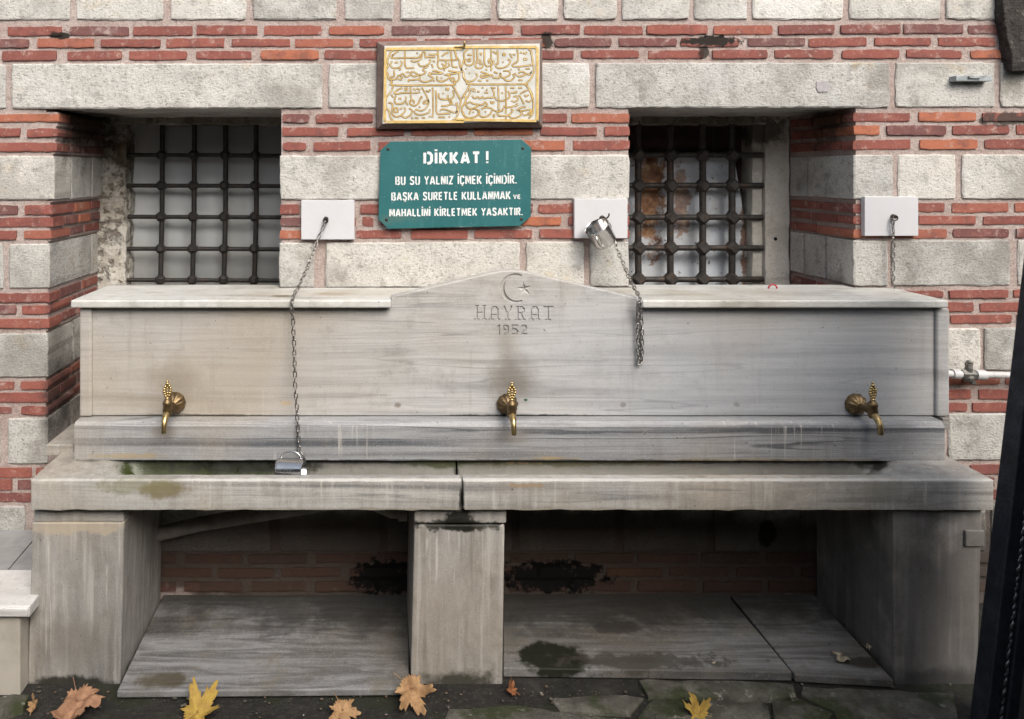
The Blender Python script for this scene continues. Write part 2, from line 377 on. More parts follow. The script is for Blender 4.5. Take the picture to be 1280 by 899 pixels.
M_FLOOR = marble('worn_floor_marble', light=(.26, .262, .265), mid=(.12, .118, .115), dark=(.05, .047, .045), sc=(.7, 8, 2), rot=(0, 0, R(4)), grime=.85, vein=.5, tintk=.6, tint=(.10, .083, .06), rough=.5, drip=0, fine=.3, blobs=[
    (P3(690, 815, .36), (.13, .09, .1), (.014, .015, .008), .97, dict(wob=.5, nscale=14, soft=.3)),
    (P3(205, 852, .46), (.13, .05, .1), (.06, .045, .02), .8, dict(wob=.7, nscale=14, soft=.6)),
    (P3(770, 780, .2), (.10, .04, .1), (.05, .045, .04), .8, dict(wob=.8, nscale=14, soft=.4)),
    (P3(800, 822, .38), (.30, .05, .1), (.06, .055, .045), .75, dict(wob=1.1, nscale=18, soft=.4)),
    (P3(1080, 825, .38), (.09, .035, .1), (.04, .03, .02), .8, dict(wob=.5, nscale=16, soft=.5)),
    (P3(640, 750, .0), (2.6, .30, .1), (.035, .033, .03), .8, dict(wob=.5, nscale=8, soft=.6)),  # under-basin shade baked in: slab backs blackened, base tones lowered too
])
def simple(name, col, rough=.6, metal=0.0, var=.25, scale=30, bump=.15, dirt=None, dirtk=.6, dscale=10, spec=.5, bd=.002):
    s = NT(name); a = s.noise(scale, 5, .65)
    c = s.mix(s.rng(a, .35, .7, 0, 1), col, tuple(x * (1 - var) for x in col))
    if dirt: c = s.mix(s.rng(s.noise(dscale, 7, .7, s.vm('ADD', s.pos, (3, 1, 8))), .5, .68, 0, dirtk), c, dirt)
    if bump: s.bump((s.noise(scale * 3, 4, .6), bump, bd))
    return s.fin(c, s.rng(a, .3, .7, rough - .08, rough + .12), metal, spec)
M_IRON = simple('blackened_iron', (.040, .037, .035), .55, .35, .4, 40, .5, (.085, .05, .03), .6, 18)
M_RUSTIRON = simple('rusty_dark_iron', (.055, .05, .046), .6, .35, .4, 40, .5, (.12, .06, .03), .6, 18)
M_BRASS = simple('polished_brass', (.56, .42, .20), .32, 1.0, .35, 60, .25, (.16, .10, .04), .8, 60)
M_BRASSD = simple('tarnished_brass', (.24, .165, .085), .42, .9, .4, 40, .35, (.06, .045, .03), .8, 40)
M_STEEL = simple('stainless_steel', (.62, .61, .60), .2, 1.0, .15, 30, .04)
M_CHAIN = simple('dull_chain_steel', (.42, .40, .37), .32, .95, .5, 90, .1, (.10, .06, .035), .6, 60)
M_WHITE = simple('white_plate_marble', (.58, .58, .60), .4, 0, .06, 8, .05, (.55, .53, .50), .3, 12)
M_PIPE = simple('white_plastic_pipe', (.50, .50, .50), .4, 0, .12, 20, .05, (.30, .27, .23), .6, 20)
M_FRAME = None
def frame_mat():
    s = NT('rough_window_stone'); a = s.noise(9, 6, .65); b = s.noise(60, 5, .7)
    c = s.ramp(a, [(.3, (.38, .34, .28)), (.5, (.60, .57, .51)), (.7, (.68, .66, .62))])
    c = s.mix(s.rng(b, .5, .68, 0, .6), c, (.16, .13, .09))
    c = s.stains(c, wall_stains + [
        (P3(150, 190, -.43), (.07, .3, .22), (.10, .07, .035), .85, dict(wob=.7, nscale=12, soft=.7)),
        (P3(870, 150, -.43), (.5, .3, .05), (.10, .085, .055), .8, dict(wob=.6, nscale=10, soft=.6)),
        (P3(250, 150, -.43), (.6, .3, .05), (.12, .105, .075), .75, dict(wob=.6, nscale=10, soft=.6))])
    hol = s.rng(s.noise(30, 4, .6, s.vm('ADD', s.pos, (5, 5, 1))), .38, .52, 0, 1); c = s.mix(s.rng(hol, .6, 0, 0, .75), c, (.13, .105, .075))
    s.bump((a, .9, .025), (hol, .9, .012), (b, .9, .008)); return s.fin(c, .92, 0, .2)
M_FRAME = frame_mat()

# ---------------------------------------------------------------- masonry pieces
def piece(name, parent, mat, x0, x1, z0, z1, t, depth, cell=.03, rough=.0022, edge=.004, jit=.0028, side=None, slope=0.0, cut=.0022):
    """one squared block: uneven face, worn arrises; side='+x'/'-x' also gives the reveal cheek a worn face"""
    nx = max(2, int((x1 - x0) / cell)); nz = max(2, int((z1 - z0) / cell))
    sd = random.random() * 50
    vs = []; fs = []
    for j in range(nz + 1):
        for i in range(nx + 1):
            u, w = i / nx, j / nz
            x = x0 + (x1 - x0) * u; z = z0 + (z1 - z0) * w + slope * (u - .5)
            q = Vector((x * 9 + sd, z * 9, sd)); r = Vector((x * 34 + sd, z * 34, sd))
            dep = mnoise.noise(q) * rough + mnoise.noise(r) * rough * .6
            bx = i in (0, nx); bz = j in (0, nz)
            if bx or bz:
                dep -= edge * (1 + .6 * mnoise.noise(r * 1.3))
                if bx: x += jit * mnoise.noise(Vector((sd, z * 40, 3 + i)))
                if bz: z += jit * mnoise.noise(Vector((x * 40, sd, 3 + j)))
                if bx and bz: x += (cut if i == 0 else -cut); z += (cut if j == 0 else -cut)
            else:
                if i == 1: x = x0 + min(.006, (x1 - x0) / nx)
                if i == nx - 1 and nx > 2: x = x1 - min(.006, (x1 - x0) / nx)
                if j == 1: z = z0 + min(.005, (z1 - z0) / nz) + slope * (u - .5)
                if j == nz - 1 and nz > 2: z = z1 - min(.005, (z1 - z0) / nz) + slope * (u - .5)
            vs.append((x, -(t + dep), z))
    W = nx + 1
    for j in range(nz):
        for i in range(nx): fs.append((j * W + i, j * W + i + 1, (j + 1) * W + i + 1, (j + 1) * W + i))
    ring = [i for i in range(W)] + [j * W + nx for j in range(1, nz + 1)] + [nz * W + i for i in range(nx - 1, -1, -1)] + [j * W for j in range(nz - 1, 0, -1)]
    b = len(vs); yb = -t + depth
    for k in ring: vs.append((vs[k][0], yb, vs[k][2]))
    n = len(ring)
    for k in range(n): fs.append((ring[(k + 1) % n], ring[k], b + k, b + (k + 1) % n))
    fs.append(tuple(range(b, b + n)))
    me = bpy.data.meshes.new(name); me.from_pydata(vs, [], fs); me.update(); me.materials.append(mat)
    o = bpy.data.objects.new(name, me); C.objects.link(o); o.parent = parent
    return o
def cheek(name, parent, mat, side, xc, y0, y1, z0, z1, th=.05):
    """a block showing on the cheek of a window opening; side +1 faces +x"""
    m = MB(); j = lambda: random.uniform(-.003, .003)
    xa, xb = (xc - th, xc) if side > 0 else (xc, xc + th)
    m.hexa([(xa, y0 + j(), z0 + j()), (xb, y0 + j(), z0 + j()), (xb, y1 + j(), z0 + j()), (xa, y1 + j(), z0 + j()),
            (xa, y0 + j(), z1 + j()), (xb, y0 + j(), z1 + j()), (xb, y1 + j(), z1 + j()), (xa, y1 + j(), z1 + j())])
    return m.build(name, mat, parent, bevel=.0025)

# ---------------------------------------------------------------- ground
ground = MB().add([(-60, -60, 0), (60, -60, 0), (60, 60, 0), (-60, 60, 0)], [(0, 1, 2, 3)])
def ground_mat():
    s = NT('damp_dark_ground'); a = s.noise(8, 7, .7); b = s.noise(70, 5, .7)
    c = s.ramp(a, [(.3, (.012, .0115, .010)), (.55, (.027, .025, .022)), (.75, (.06, .056, .048))])
    c = s.mix(s.rng(b, .5, .7, 0, .5), c, (.08, .074, .062))
    c = s.mix(s.rng(s.noise(5, 5, .6, s.vm('ADD', s.pos, (3, 3, 3))), .5, .62, 0, .5), c, (.022, .028, .010))
    s.bump((a, .8, .03), (b, .8, .008)); return s.fin(c, .85, 0, .3)
M_GROUND = ground_mat()
go = ground.build('ground', M_GROUND); tag(go, kind='structure')
def flag_mat():
    s = NT('mossy_flagstone'); a = s.noise(10, 7, .7); b = s.noise(90, 5, .7)
    c = s.ramp(a, [(.3, (.05, .047, .04)), (.5, (.11, .103, .085)), (.72, (.22, .207, .175))])
    c = s.mix(s.rng(b, .5, .7, 0, .5), c, (.05, .047, .04))
    c = s.mix(s.rng(s.noise(6, 6, .65, s.vm('ADD', s.pos, (6, 3, 3))), .47, .60, 0, .85), c, (.035, .045, .014))
    c = s.mix(s.rng(s.noise(22, 5, .7, s.vm('ADD', s.pos, (1, 3, 3))), .60, .68, 0, .7), c, (.33, .31, .27))
    s.bump((a, .9, .02), (b, .8, .006)); return s.fin(c, .85, 0, .3)
M_FLAG = flag_mat()
def flagstone(pts, z1):
    """irregular paving stone from its corners on the ground plan (photo pixels on the pavement)"""
    out = []
    q = []
    for (px, py) in pts:
        d = (ZC - z1) * F / (py - CY); q.append(Vector(((px - CX) * d / F, -(DW - d), 0)))
    n = len(q)
    for i in range(n):
        a, b = q[i], q[(i + 1) % n]; k = max(1, int((b - a).length / .035))
        for s_ in range(k):
            p = a.lerp(b, s_ / k); r = mnoise.noise_vector(p * 23) * .008; out.append((p.x + r.x, p.y + r.y))
    m = MB(); cx = sum(p[0] for p in out) / len(out); cy = sum(p[1] for p in out) / len(out)
    top = [(p[0], p[1], z1 - .006 + .004 * mnoise.noise(Vector((p[0] * 20, p[1] * 20, 0)))) for p in out]
    inn = [(cx + (p[0] - cx) * .9, cy + (p[1] - cy) * .86, z1 + .004 * mnoise.noise(Vector((p[0] * 17, p[1] * 17, 4)))) for p in out]
    bot = [(p[0], p[1], -.05) for p in out]; n = len(out)
    m.add(bot + top + inn + [(cx, cy, z1)], [(i, (i + 1) % n, n + (i + 1) % n, n + i) for i in range(n)] + [(n + i, n + (i + 1) % n, 2 * n + (i + 1) % n, 2 * n + i) for i in range(n)] + [(2 * n + i, 2 * n + (i + 1) % n, 3 * n) for i in range(n)])
    return m.build('paving_stone', M_FLAG, go, smooth=50)
for pts, z in [([(800, 849), (915, 850), (990, 853), (996, 868), (930, 872), (810, 868)], .020),
               ([(815, 871), (905, 874), (958, 876), (962, 897), (880, 905), (790, 905)], .016),
               ([(965, 875), (1000, 871), (1040, 890), (1030, 905), (968, 900)], .014),
               ([(1002, 856), (1080, 860), (1190, 864), (1200, 905), (1050, 905), (1040, 886), (1004, 868)], .010),
               ([(690, 872), (780, 866), (806, 872), (786, 892), (740, 890), (700, 886)], .012),
               ([(560, 884), (650, 880), (740, 893), (786, 897), (770, 930), (540, 930)], .010),
               ([(800, 912), (960, 908), (1040, 912), (1060, 945), (780, 945)], .014),
               ([(-30, 876), (18, 866), (34, 868), (30, 880), (-10, 892)], .03)]:
    flagstone(pts, z)

m = MB(); m.box(-14, 14, -5.1, -4.7, 0, 2.95); m.box(-14.1, 14.1, -5.2, -4.6, 2.95, 3.05)
tag(m.build('courtyard_wall', simple('grey_render', (.13, .12, .11), .85, 0, .2, 3, .2), None), kind='structure')
# marble slabs on the floor between the legs
ZS = ZC - 1.606
def slab(parent, name, corners, z1, th, mat, bevel=.004):
    q = []
    for (px, py) in corners:
        d = (ZC - z1) * F / (py - CY); q.append(((px - CX) * d / F, -(DW - d)))
    m = MB(); m.prism(q, z1 - th, z1, 'z'); return m.build(name, mat, parent, bevel=bevel)
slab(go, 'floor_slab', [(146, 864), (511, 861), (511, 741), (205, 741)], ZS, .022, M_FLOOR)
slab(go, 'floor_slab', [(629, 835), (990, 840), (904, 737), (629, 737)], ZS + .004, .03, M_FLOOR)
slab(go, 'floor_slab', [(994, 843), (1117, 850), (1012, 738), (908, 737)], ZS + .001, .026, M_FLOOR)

# ---------------------------------------------------------------- wall
wall = tag(empty('building_wall', (0, .3, 0)), 'old wall of pale hammered stone courses alternating with triple rows of red brick', 'wall')
XL, XR = X(-345), X(1775)
core = MB()
L0, L1, R0, R1 = X(60) - .010, X(351.5), X(786), X(1071)
ZL = Z(133); ZB = Z(562); ZT = Z(-33)
YB, YF = .62, .0060
core.box(XL, L0, YF, YB, -.1, ZL); core.box(L0, L1, YF, YB, -.1, ZB); core.box(L1, R0, YF, YB, -.1, ZL)
core.box(L0 + .001, L1 - .001, .47, YB - .001, ZB - .002, Z(385, -.45) - .076); core.box(R0 + .001, R1 - .001, .47, YB - .001, ZB - .002, Z(385, -.45) - .076)
core.box(R0, R1, YF, YB, -.1, ZB); core.box(R1, XR, YF, YB, -.1, ZL); core.box(XL, XR, YF, YB, ZL, ZT)
for ya_, yb_, px_ in ((140, 157.5, 74), (157.5, 175, 72), (175, 192, 71), (192, 253, 68), (253, 302, 64.5), (302, 414, 62)):
    core.box(L0 - .012, X(px_) - .0095, YF + .002, .481, Z(yb_), Z(ya_))
mo = core.build('mortar', M_MORTAR, None); mo.parent = wall; mo.matrix_parent_inverse = Matrix.Translation((0, -.3, 0))

ROWS = dict(S0=(-32, 25, -32, 24), B1=(33, 44, 31, 42), B2=(49, 59, 47, 57), B3=(64, 75, 62, 72), S1=(80, 136, 78, 134),
            B4=(143, 153, 141, 152), B5=(161, 171, 157, 168), B6=(179, 189, 174, 186), S2=(195, 250, 193, 249),
            B7=(257, 268, 254, 265), B8=(273, 284, 270, 280), B9=(289, 299, 286, 297), S3=(305, 361, 300, 357),
            B10=(367, 378, 363, 372), B11=(382, 393, 378, 389), B12=(399, 410, 394, 404), S4=(417, 472, 410, 463),
            B13=(477, 487, 470, 481), B14=(492, 503, 487, 499), B15=(509, 518, 504, 515), S5=(523, 580, 517, 575),
            B16=(585, 597, 581, 592), B17=(600, 613, 597, 608), B18=(617, 628, 613, 624), S6=(633, 690, 630, 688),
            B19=(694, 705, 692, 703), B20=(711, 722, 710, 721), B21=(728, 740, 727, 739))
BEYOND = []
def rowz(r, px):
    a, b, c, d = ROWS[r]; k = px / 1280.0
    return Z(b + (d - b) * k), Z(a + (c - a) * k)
def course(r, spans, depth=.12):
    st = r[0] == 'S'; todo = []
    for s_ in spans:      # long runs beyond the frame are cut to block length
        lim = 190 if st else 110
        if s_[1] - s_[0] > lim and (s_[1] <= 0 or s_[0] >= 1280) :
            k_ = math.ceil((s_[1] - s_[0]) / (130 if st else 80)); w_ = (s_[1] - s_[0] + 8) / k_
            todo += [(s_[0] + i * w_, s_[0] + (i + 1) * w_ - 8) for i in range(k_)]
        else: todo.append(s_)
    for s_ in todo:
        a, b = s_[0], s_[1]; dp = s_[2] if len(s_) > 2 else depth
        z0, z1 = rowz(r, (a + b) / 2)
        a0, c0, = ROWS[r][0], ROWS[r][2]; sl = -(c0 - a0) / 1280 * (b - a) * DW / F
        if st:
            o = piece('stone', wall, M_STONE, X(a), X(b), z0, z1, random.uniform(0, .004), dp, .026, .0028, .0032, .004, slope=sl)
        else:
            o = piece('brick', wall, M_BRICK, X(a) , X(b), z0 + random.uniform(-.0022, .0015), z1 + random.uniform(-.0015, .0022), random.uniform(-.002, .0025), dp, .02, .0016, .0008, .0034, slope=sl + random.gauss(0, .0016), cut=.0005 + random.random() ** 3 * .0022)
        o.matrix_parent_inverse = Matrix.Translation((0, -.3, 0))
        if b < -8 or a > 1288: BEYOND.append(o)
def run(start, pitch, w, a, b, jit=2.6):
    out = []; x = start
    while x > a: x -= pitch
    while x < b:
        l, r_ = max(x, a), min(x + w, b)
        if r_ - l > 14: out.append((l + random.uniform(-jit, jit) * (l > a), r_ + random.uniform(-jit, jit) * (r_ < b)))
        x += pitch
    return out
EL, ER = -340, 1770
course('S0', [(EL, -20), (-12, 87), (95, 204), (213, 308), (316, 421), (431, 492), (501, 615), (622, 698), (705, 771), (778, 861), (868, 934), (941, 1054), (1062, 1176), (1183, 1330), (1338, ER)])
course('B1', run(7, 80.4, 72.5, EL, ER)); course('B2', run(46.5, 80.6, 72, EL, ER)); course('B3', run(1.5, 80.8, 71.5, EL, ER))
course('S1', [(EL, -60), (-52, 7), (15, 403, .47), (411, 520), (527, 640), (647, 737), (745, 1112, .47), (1120, 1244), (1251, 1350), (1358, ER)])
lc = dict(B4=74, B5=72, B6=71, S2=68, B7=66, B8=66, B9=64, S3=62, B10=62, B11=62, B12=62, S4=60, B13=60, B14=60, B15=60, S5=60)
DEEP = dict(B4=.10, B5=.2, B6=.12, S2=.15, B7=.2, B8=.1, B9=.17, S3=.40, B10=.09, B11=.2, B12=.1, S4=.22, B13=.2, B14=.1, B15=.22, S5=.2)
LEFT = dict(B4=[-80], B5=[-50, 25, 33], B6=[-70], S2=[-120], B7=[-60, 22, 31], B8=[-75], B9=[-60, 20, 30], S3=[-100, 4, 11],
            B10=[-75], B11=[-50, 20, 27], B12=[-70], S4=[-90], B13=[-60, 17, 26], B14=[-70], B15=[-60, 14, 26], S5=[-80, 0, 10])
for r, e in LEFT.items():
    xs = e + [lc[r]]; sp = [(xs[i], xs[i + 1]) for i in range(0, len(xs), 2)]
    sp[-1] = (*sp[-1], DEEP[r]); sp = [(EL, e[0] - 8)] + sp
    course(r, sp)
    # the rest of the cheek
    z0, z1 = rowz(r, 40); xc = X(lc[r]) - .004
    y = DEEP[r] + .018
    while y < .44:
        y2 = min(y + (random.uniform(.16, .24) if r[0] == 'S' else random.uniform(.10, .2)), .482)
        if y2 > .41: y2 = .482
        cheek('stone' if r[0] == 'S' else 'brick', wall, M_STONE if r[0] == 'S' else M_BRICK, 1, xc, y, y2, z0, z1, .06)
        y = y2 + .018
for r in ('B16', 'B17', 'B18', 'S6'):
    course(r, run({'B16': -37, 'B17': -62, 'B18': -30, 'S6': -90}[r], 82 if r[0] == 'B' else 130, 74 if r[0] == 'B' else 122, EL, 130))
CEN = dict(B4=[(353, 386), (395, 466), (474, 546), (554, 626), (634, 709), (715, 787)], B5=[(353, 423), (434, 505), (514, 585), (593, 666), (676, 746), (756, 787)],
           B6=[(353, 383), (392, 463), (473, 545), (553, 625), (633, 706), (717, 787)], S2=[(350, 560), (568, 787)],
           B7=[(350, 374), (384, 440), (450, 522), (530, 602), (610, 666), (673, 727), (735, 787)], B8=[(350, 410), (420, 445), (453, 467), (476, 548), (556, 645), (653, 701), (711, 787)],
           B9=[(350, 380), (390, 436), (445, 502), (514, 585), (594, 665), (675, 730), (740, 787)], S3=[(349, 393), (407, 650), (658, 730), (738, 786)])
for r, sp in CEN.items(): course(r, sp, .2)
RC = 1067
RIGHT = dict(B4=[(1067, 1138), (1149, 1220), (1229, 1300)], B5=[(1067, 1100), (1109, 1183), (1191, 1262), (1271, 1342)], B6=[(1067, 1139), (1150, 1222), (1232, 1304)],
             S2=[(1067, 1116), (1123, 1195), (1203, 1320)], B7=[(1067, 1100), (1108, 1181), (1191, 1261), (1270, 1340)], B8=[(1067, 1140), (1149, 1220), (1230, 1300)],
             B9=[(1067, 1104), (1112, 1184), (1192, 1262), (1271, 1340)], S3=[(1067, 1110), (1115, 1263), (1273, 1400)],
             B10=[(1075, 1100), (1108, 1180), (1187, 1260), (1268, 1340)], B11=[(1067, 1137), (1146, 1217), (1226, 1297)], B12=[(1110, 1180), (1189, 1265), (1272, 1344)],
             S4=[(1080, 1150), (1156, 1225), (1231, 1350)], B13=[(1100, 1170), (1180, 1250), (1258, 1330)], B14=[(1140, 1214), (1224, 1295)], B15=[(1130, 1209), (1216, 1288)],
             S5=[(1100, 1182), (1186, 1290)], B16=[(1130, 1204), (1213, 1286)], B17=[(1170, 1243), (1252, 1320)], B18=[(1130, 1204), (1213, 1286)], S6=[(1130, 1232), (1240, 1330)],
             B19=[(1140, 1212), (1221, 1294)], B20=[(1170, 1243), (1252, 1320)], B21=[(1130, 1204), (1213, 1286)])
rdeep = dict(B4=.07, B5=.2, B6=.07, S2=.30, B7=.2, B8=.1, B9=.24, S3=.17)
for r, sp in RIGHT.items():
    sp = list(sp)
    last = sp[-1][1]
    if last < ER - 20: sp += run(last + 8, 80.5 if r[0] == 'B' else 130, 72 if r[0] == 'B' else 122, last + 8, ER)
    if r in rdeep:
        sp[0] = (*sp[0][:2], rdeep[r])
        z0, z1 = rowz(r, 1067); y = rdeep[r] + .018
        while y < .40:
            y2 = min(y + (random.uniform(.14, .22) if r[0] == 'S' else random.uniform(.10, .2)), .44)
            if y2 > .37: y2 = .44
            cheek('stone' if r[0] == 'S' else 'brick', wall, M_STONE if r[0] == 'S' else M_BRICK, -1, X(RC) + .003, y, y2, z0, z1)
            y = y2 + .018
    course(r, sp)
for r in ('B10', 'B11', 'B12'):
    z0, z1 = rowz(r, 1067); y = random.uniform(.02, .1)
    while y < .40:
        y2 = min(y + random.uniform(.10, .2), .44); cheek('brick', wall, M_BRICK, -1, X(RC) + .003, y, y2, z0, z1); y = y2 + .018
m = MB(); q_ = [(1020, 102.5), (1033, 101), (1037, 108), (1034, 115), (1022, 115.5), (1019, 110)]
m.prism([(X(a), Z(b)) for a, b in reversed(q_)], -.0062, .01); o = m.build('mortar_patch', simple('grey_mortar_patch', (.40, .375, .385), .9, 0, .2, 60, .4), wall, bevel=.001)
# courses seen under the basin
course('S6', [(165, 337), (349, 475), (484, 640), (648, 770), (779, 884), (893, 1000), (1008, 1090)])
course('B19', run(150, 81, 72, 165, 1110)); course('B20', run(110, 81, 72, 165, 1110)); course('B21', run(150, 81, 72, 165, 1110))

# the blocks beyond the frame are joined: one part of bricks, one of stones
for nm_, mt_ in (('brick', M_BRICK), ('stone', M_STONE)):
    bm = bmesh.new(); old = [o for o in BEYOND if o.name.split('.')[0] == nm_]; BEYOND = [o for o in BEYOND if o not in old]
    for o in old: bm.from_mesh(o.data)
    me = bpy.data.meshes.new(nm_ + 'work'); bm.to_mesh(me); bm.free(); me.materials.append(mt_)
    jo = bpy.data.objects.new(nm_ + 'work', me); C.objects.link(jo); jo.parent = wall; jo.matrix_parent_inverse = Matrix.Translation((0, -.3, 0)); jo['kind'] = 'stuff'
    for o in old: bpy.data.objects.remove(o)

# ---------------------------------------------------------------- windows
TW = -.45
def jamb_mat():
    s = NT('pale_jamb_stone'); a = s.noise(7, 6, .65); b = s.noise(80, 4, .7)
    c = s.mix(s.rng(a, .4, .65, 0, 1), (.64, .615, .56), (.50, .475, .42)); c = s.mix(s.rng(b, .52, .7, 0, .5), c, (.28, .25, .20))
    c = s.stains(c, wall_stains + [(P3(971, 299, -.44), (.009, .05, .009), (.01, .01, .01), 1, dict(wob=.1, soft=.2)), (P3(950, 160, -.44), (.16, .3, .10), (.05, .038, .025), .85, dict(wob=.7, nscale=12, soft=.6))])
    s.bump((a, .6, .02), (b, .6, .005)); return s.fin(c, .9, 0, .2)
M_JAMB = jamb_mat()
def rough_bar(name, parent, mat, x0, x1, y0, y1, z0, z1, amp=.011, axis='z'):
    m = MB(); n = 34; sd = random.random() * 30
    for i in range(n + 1):
        k = i / n; r = lambda q: amp * (mnoise.noise(Vector((k * 9 + sd, q, sd))) + .7 * mnoise.noise(Vector((k * 31 + sd, q * 2, sd))))
        if axis == 'z':
            z = z0 + (z1 - z0) * k; m.v += [(x0 + r(1), y0 + r(2), z), (x1 + r(3), y0 + r(4), z), (x1 + r(3), y1, z), (x0 + r(1), y1, z)]
        else:
            x = x0 + (x1 - x0) * k; m.v += [(x, y0 + r(1), z0 + r(2)), (x, y1, z0 + r(2)), (x, y1, z1), (x, y0 + r(3), z1)]
    for i in range(n):
        for k in range(4): m.f.append((4 * i + k, 4 * i + (k + 1) % 4, 4 * i + 4 + (k + 1) % 4, 4 * i + 4 + k))
    m.f += [(0, 1, 2, 3), tuple(4 * n + k for k in range(4))]
    return m.build(name, mat, parent, bevel=.004)
zfb = Z(385, TW)
def window(name, label, jambs, top, wx0, wx1):
    w = tag(empty(name, ((wx0 + wx1) / 2, .5, zfb)), label, 'window')
    for a, b, ya, yb in jambs: rough_bar('jamb', w, M_FRAME if wx0 < 0 else M_JAMB, a, b, ya, yb, zfb, Z(146, TW), .011 if wx0 < 0 else .005)
    rough_bar('head', w, M_FRAME, wx0, wx1, -TW, .60, Z(155.5, TW), ZL + .02, .004, 'x')
    rough_bar('sill', w, M_FRAME, wx0, wx1, -TW + .01, .60, zfb - .08, zfb + .001, .004, 'x')
    return w
wl = window('window', 'barred window with pale panes above the left shelf slab', [(L0 - .005, X(158, -.49), .484, .60), (X(157, -.49), X(162, -.52), .52, .60), (L1 - .06, L1 + .02, -TW + .02, .60)], 0, L0 - .02, L1 + .02)
wr = window('window', 'barred window with rusty metal shutter above the right shelf slab', [(X(957, TW), X(987, TW), -TW, .60), (X(944, TW) , X(957, TW), -TW + .025, .60), (R0 - .02, R0 + .05, -TW + .02, .60)], 0, R0 - .02, R1 + .02)
def glass_mat():
    s = NT('window_glass'); t = s.t
    tr = s.n('BsdfTransparent'); tr.inputs[0].default_value = (.96, .97, .97, 1); gl = s.n('BsdfGlossy'); gl.inputs['Roughness'].default_value = .22
    gl.inputs[0].default_value = (.9, .9, .9, 1)
    lw = s.n('LayerWeight'); fr = s.n('Math', operation='POWER'); t.links.new(lw.outputs['Facing'], fr.inputs[0]); fr.inputs[1].default_value = 3.0; f2 = s.n('Math', operation='MULTIPLY_ADD'); t.links.new(fr.outputs[0], f2.inputs[0]); f2.inputs[1].default_value = .8; f2.inputs[2].default_value = .07; fr = f2; mx = s.n('MixShader')
    t.links.new(fr.outputs[0], mx.inputs[0]); t.links.new(tr.outputs[0], mx.inputs[1]); t.links.new(gl.outputs[0], mx.inputs[2]); t.links.new(mx.outputs[0], s.out.inputs[0])
    return s.m
M_GLASS = glass_mat()
g = MB(); g.box(X(159, TW) - .005, L1 + .005, .535, .539, zfb, Z(155.5, TW)); g.build('pane', M_GLASS, wl)
def curtain_mat():
    s = NT('pale_curtain'); a = s.noise(1, 4, .6, s.scaled((9, 1, .5)))
    c = s.ramp(a, [(.32, (.78, .76, .74)), (.5, (.88, .88, .88)), (.7, (.89, .90, .92))])  # cloth whitened to carry the bright sky reflection seen in the panes
    c = s.mix(s.rng(s.noise(4, 4, .6), .55, .75, 0, .25), c, (.52, .44, .34))
    return s.fin(c, .7)
cu = MB(); n = 90; ca, cb = X(140, -.56), L1 + .02
for i in range(n + 1):
    k = i / n; x = ca + (cb - ca) * k; y = .586 + .005 * math.sin(k * 31 + 2 * math.sin(k * 5))
    cu.v += [(x, y, zfb), (x, y + .004, Z(150, -.56))]
cu.f += [(2 * i, 2 * i + 2, 2 * i + 3, 2 * i + 1) for i in range(n)]
co = cu.build('curtain', curtain_mat(), wl, smooth=180)
sm = co.modifiers.new('thick', 'SOLIDIFY'); sm.thickness = .002
bk = MB(); bk.box(L0 - .02, L1 + .03, .605, .615, zfb, ZL); bk.build('backing_board', simple('dark_interior_board', (.12, .10, .085), .8), wl)
M_MAROON = simple('dark_maroon_paint', (.060, .020, .020), .6, 0, .35, 12, .2, (.03, .014, .012), .7, 8)
for i in range(4):
    m = MB(); a = R0 - .02 + i * .2; m.box(a, a + .197, .575, .60, zfb, ZL); m.build('shutter_board', M_MAROON, wr, bevel=.003)
def rust_mat():
    s = NT('peeling_blue_white_paint'); b = s.noise(8, 7, .7); f = s.noise(40, 6, .75)
    c = s.mix(s.rng(b, .4, .7, 0, 1), (.60, .64, .69), (.50, .51, .51))
    c = s.mix(s.rng(f, .60, .64, 0, .9), c, (.05, .035, .028))
    rust = s.ramp(s.noise(22, 6, .7), [(.34, (.09, .04, .02)), (.5, (.24, .105, .045)), (.62, (.38, .24, .13))])
    m1 = s.blob(P3(815, 240, -.53), (.07, .3, .30), .9, 16, .4); m2 = s.blob(P3(850, 255, -.53), (.05, .3, .2), 1.1, 16, .4)
    c = s.mix(m1, c, rust); c = s.mix(s.math('MULTIPLY', m2, .8), c, rust)
    edge = s.blob(P3(930, 300, -.53), (.02, .3, .3), 1.3, 24, .3); c = s.mix(s.math('MULTIPLY', edge, .9), c, (.16, .07, .03))
    s.bump((f, .5, .004), (b, .3, .01)); return s.fin(c, .6)
q = [P(700, 372, -.53), P(940, 372, -.53), P(934, 300, -.53), P(926, 245, -.53), P(917, 193, -.53), P(700, 193, -.53)]
m = MB(); m.prism([(max(v.x, R0 - .015), v.z) for v in q], .53, .536); m.build('metal_shutter', rust_mat(), wr, bevel=.001)

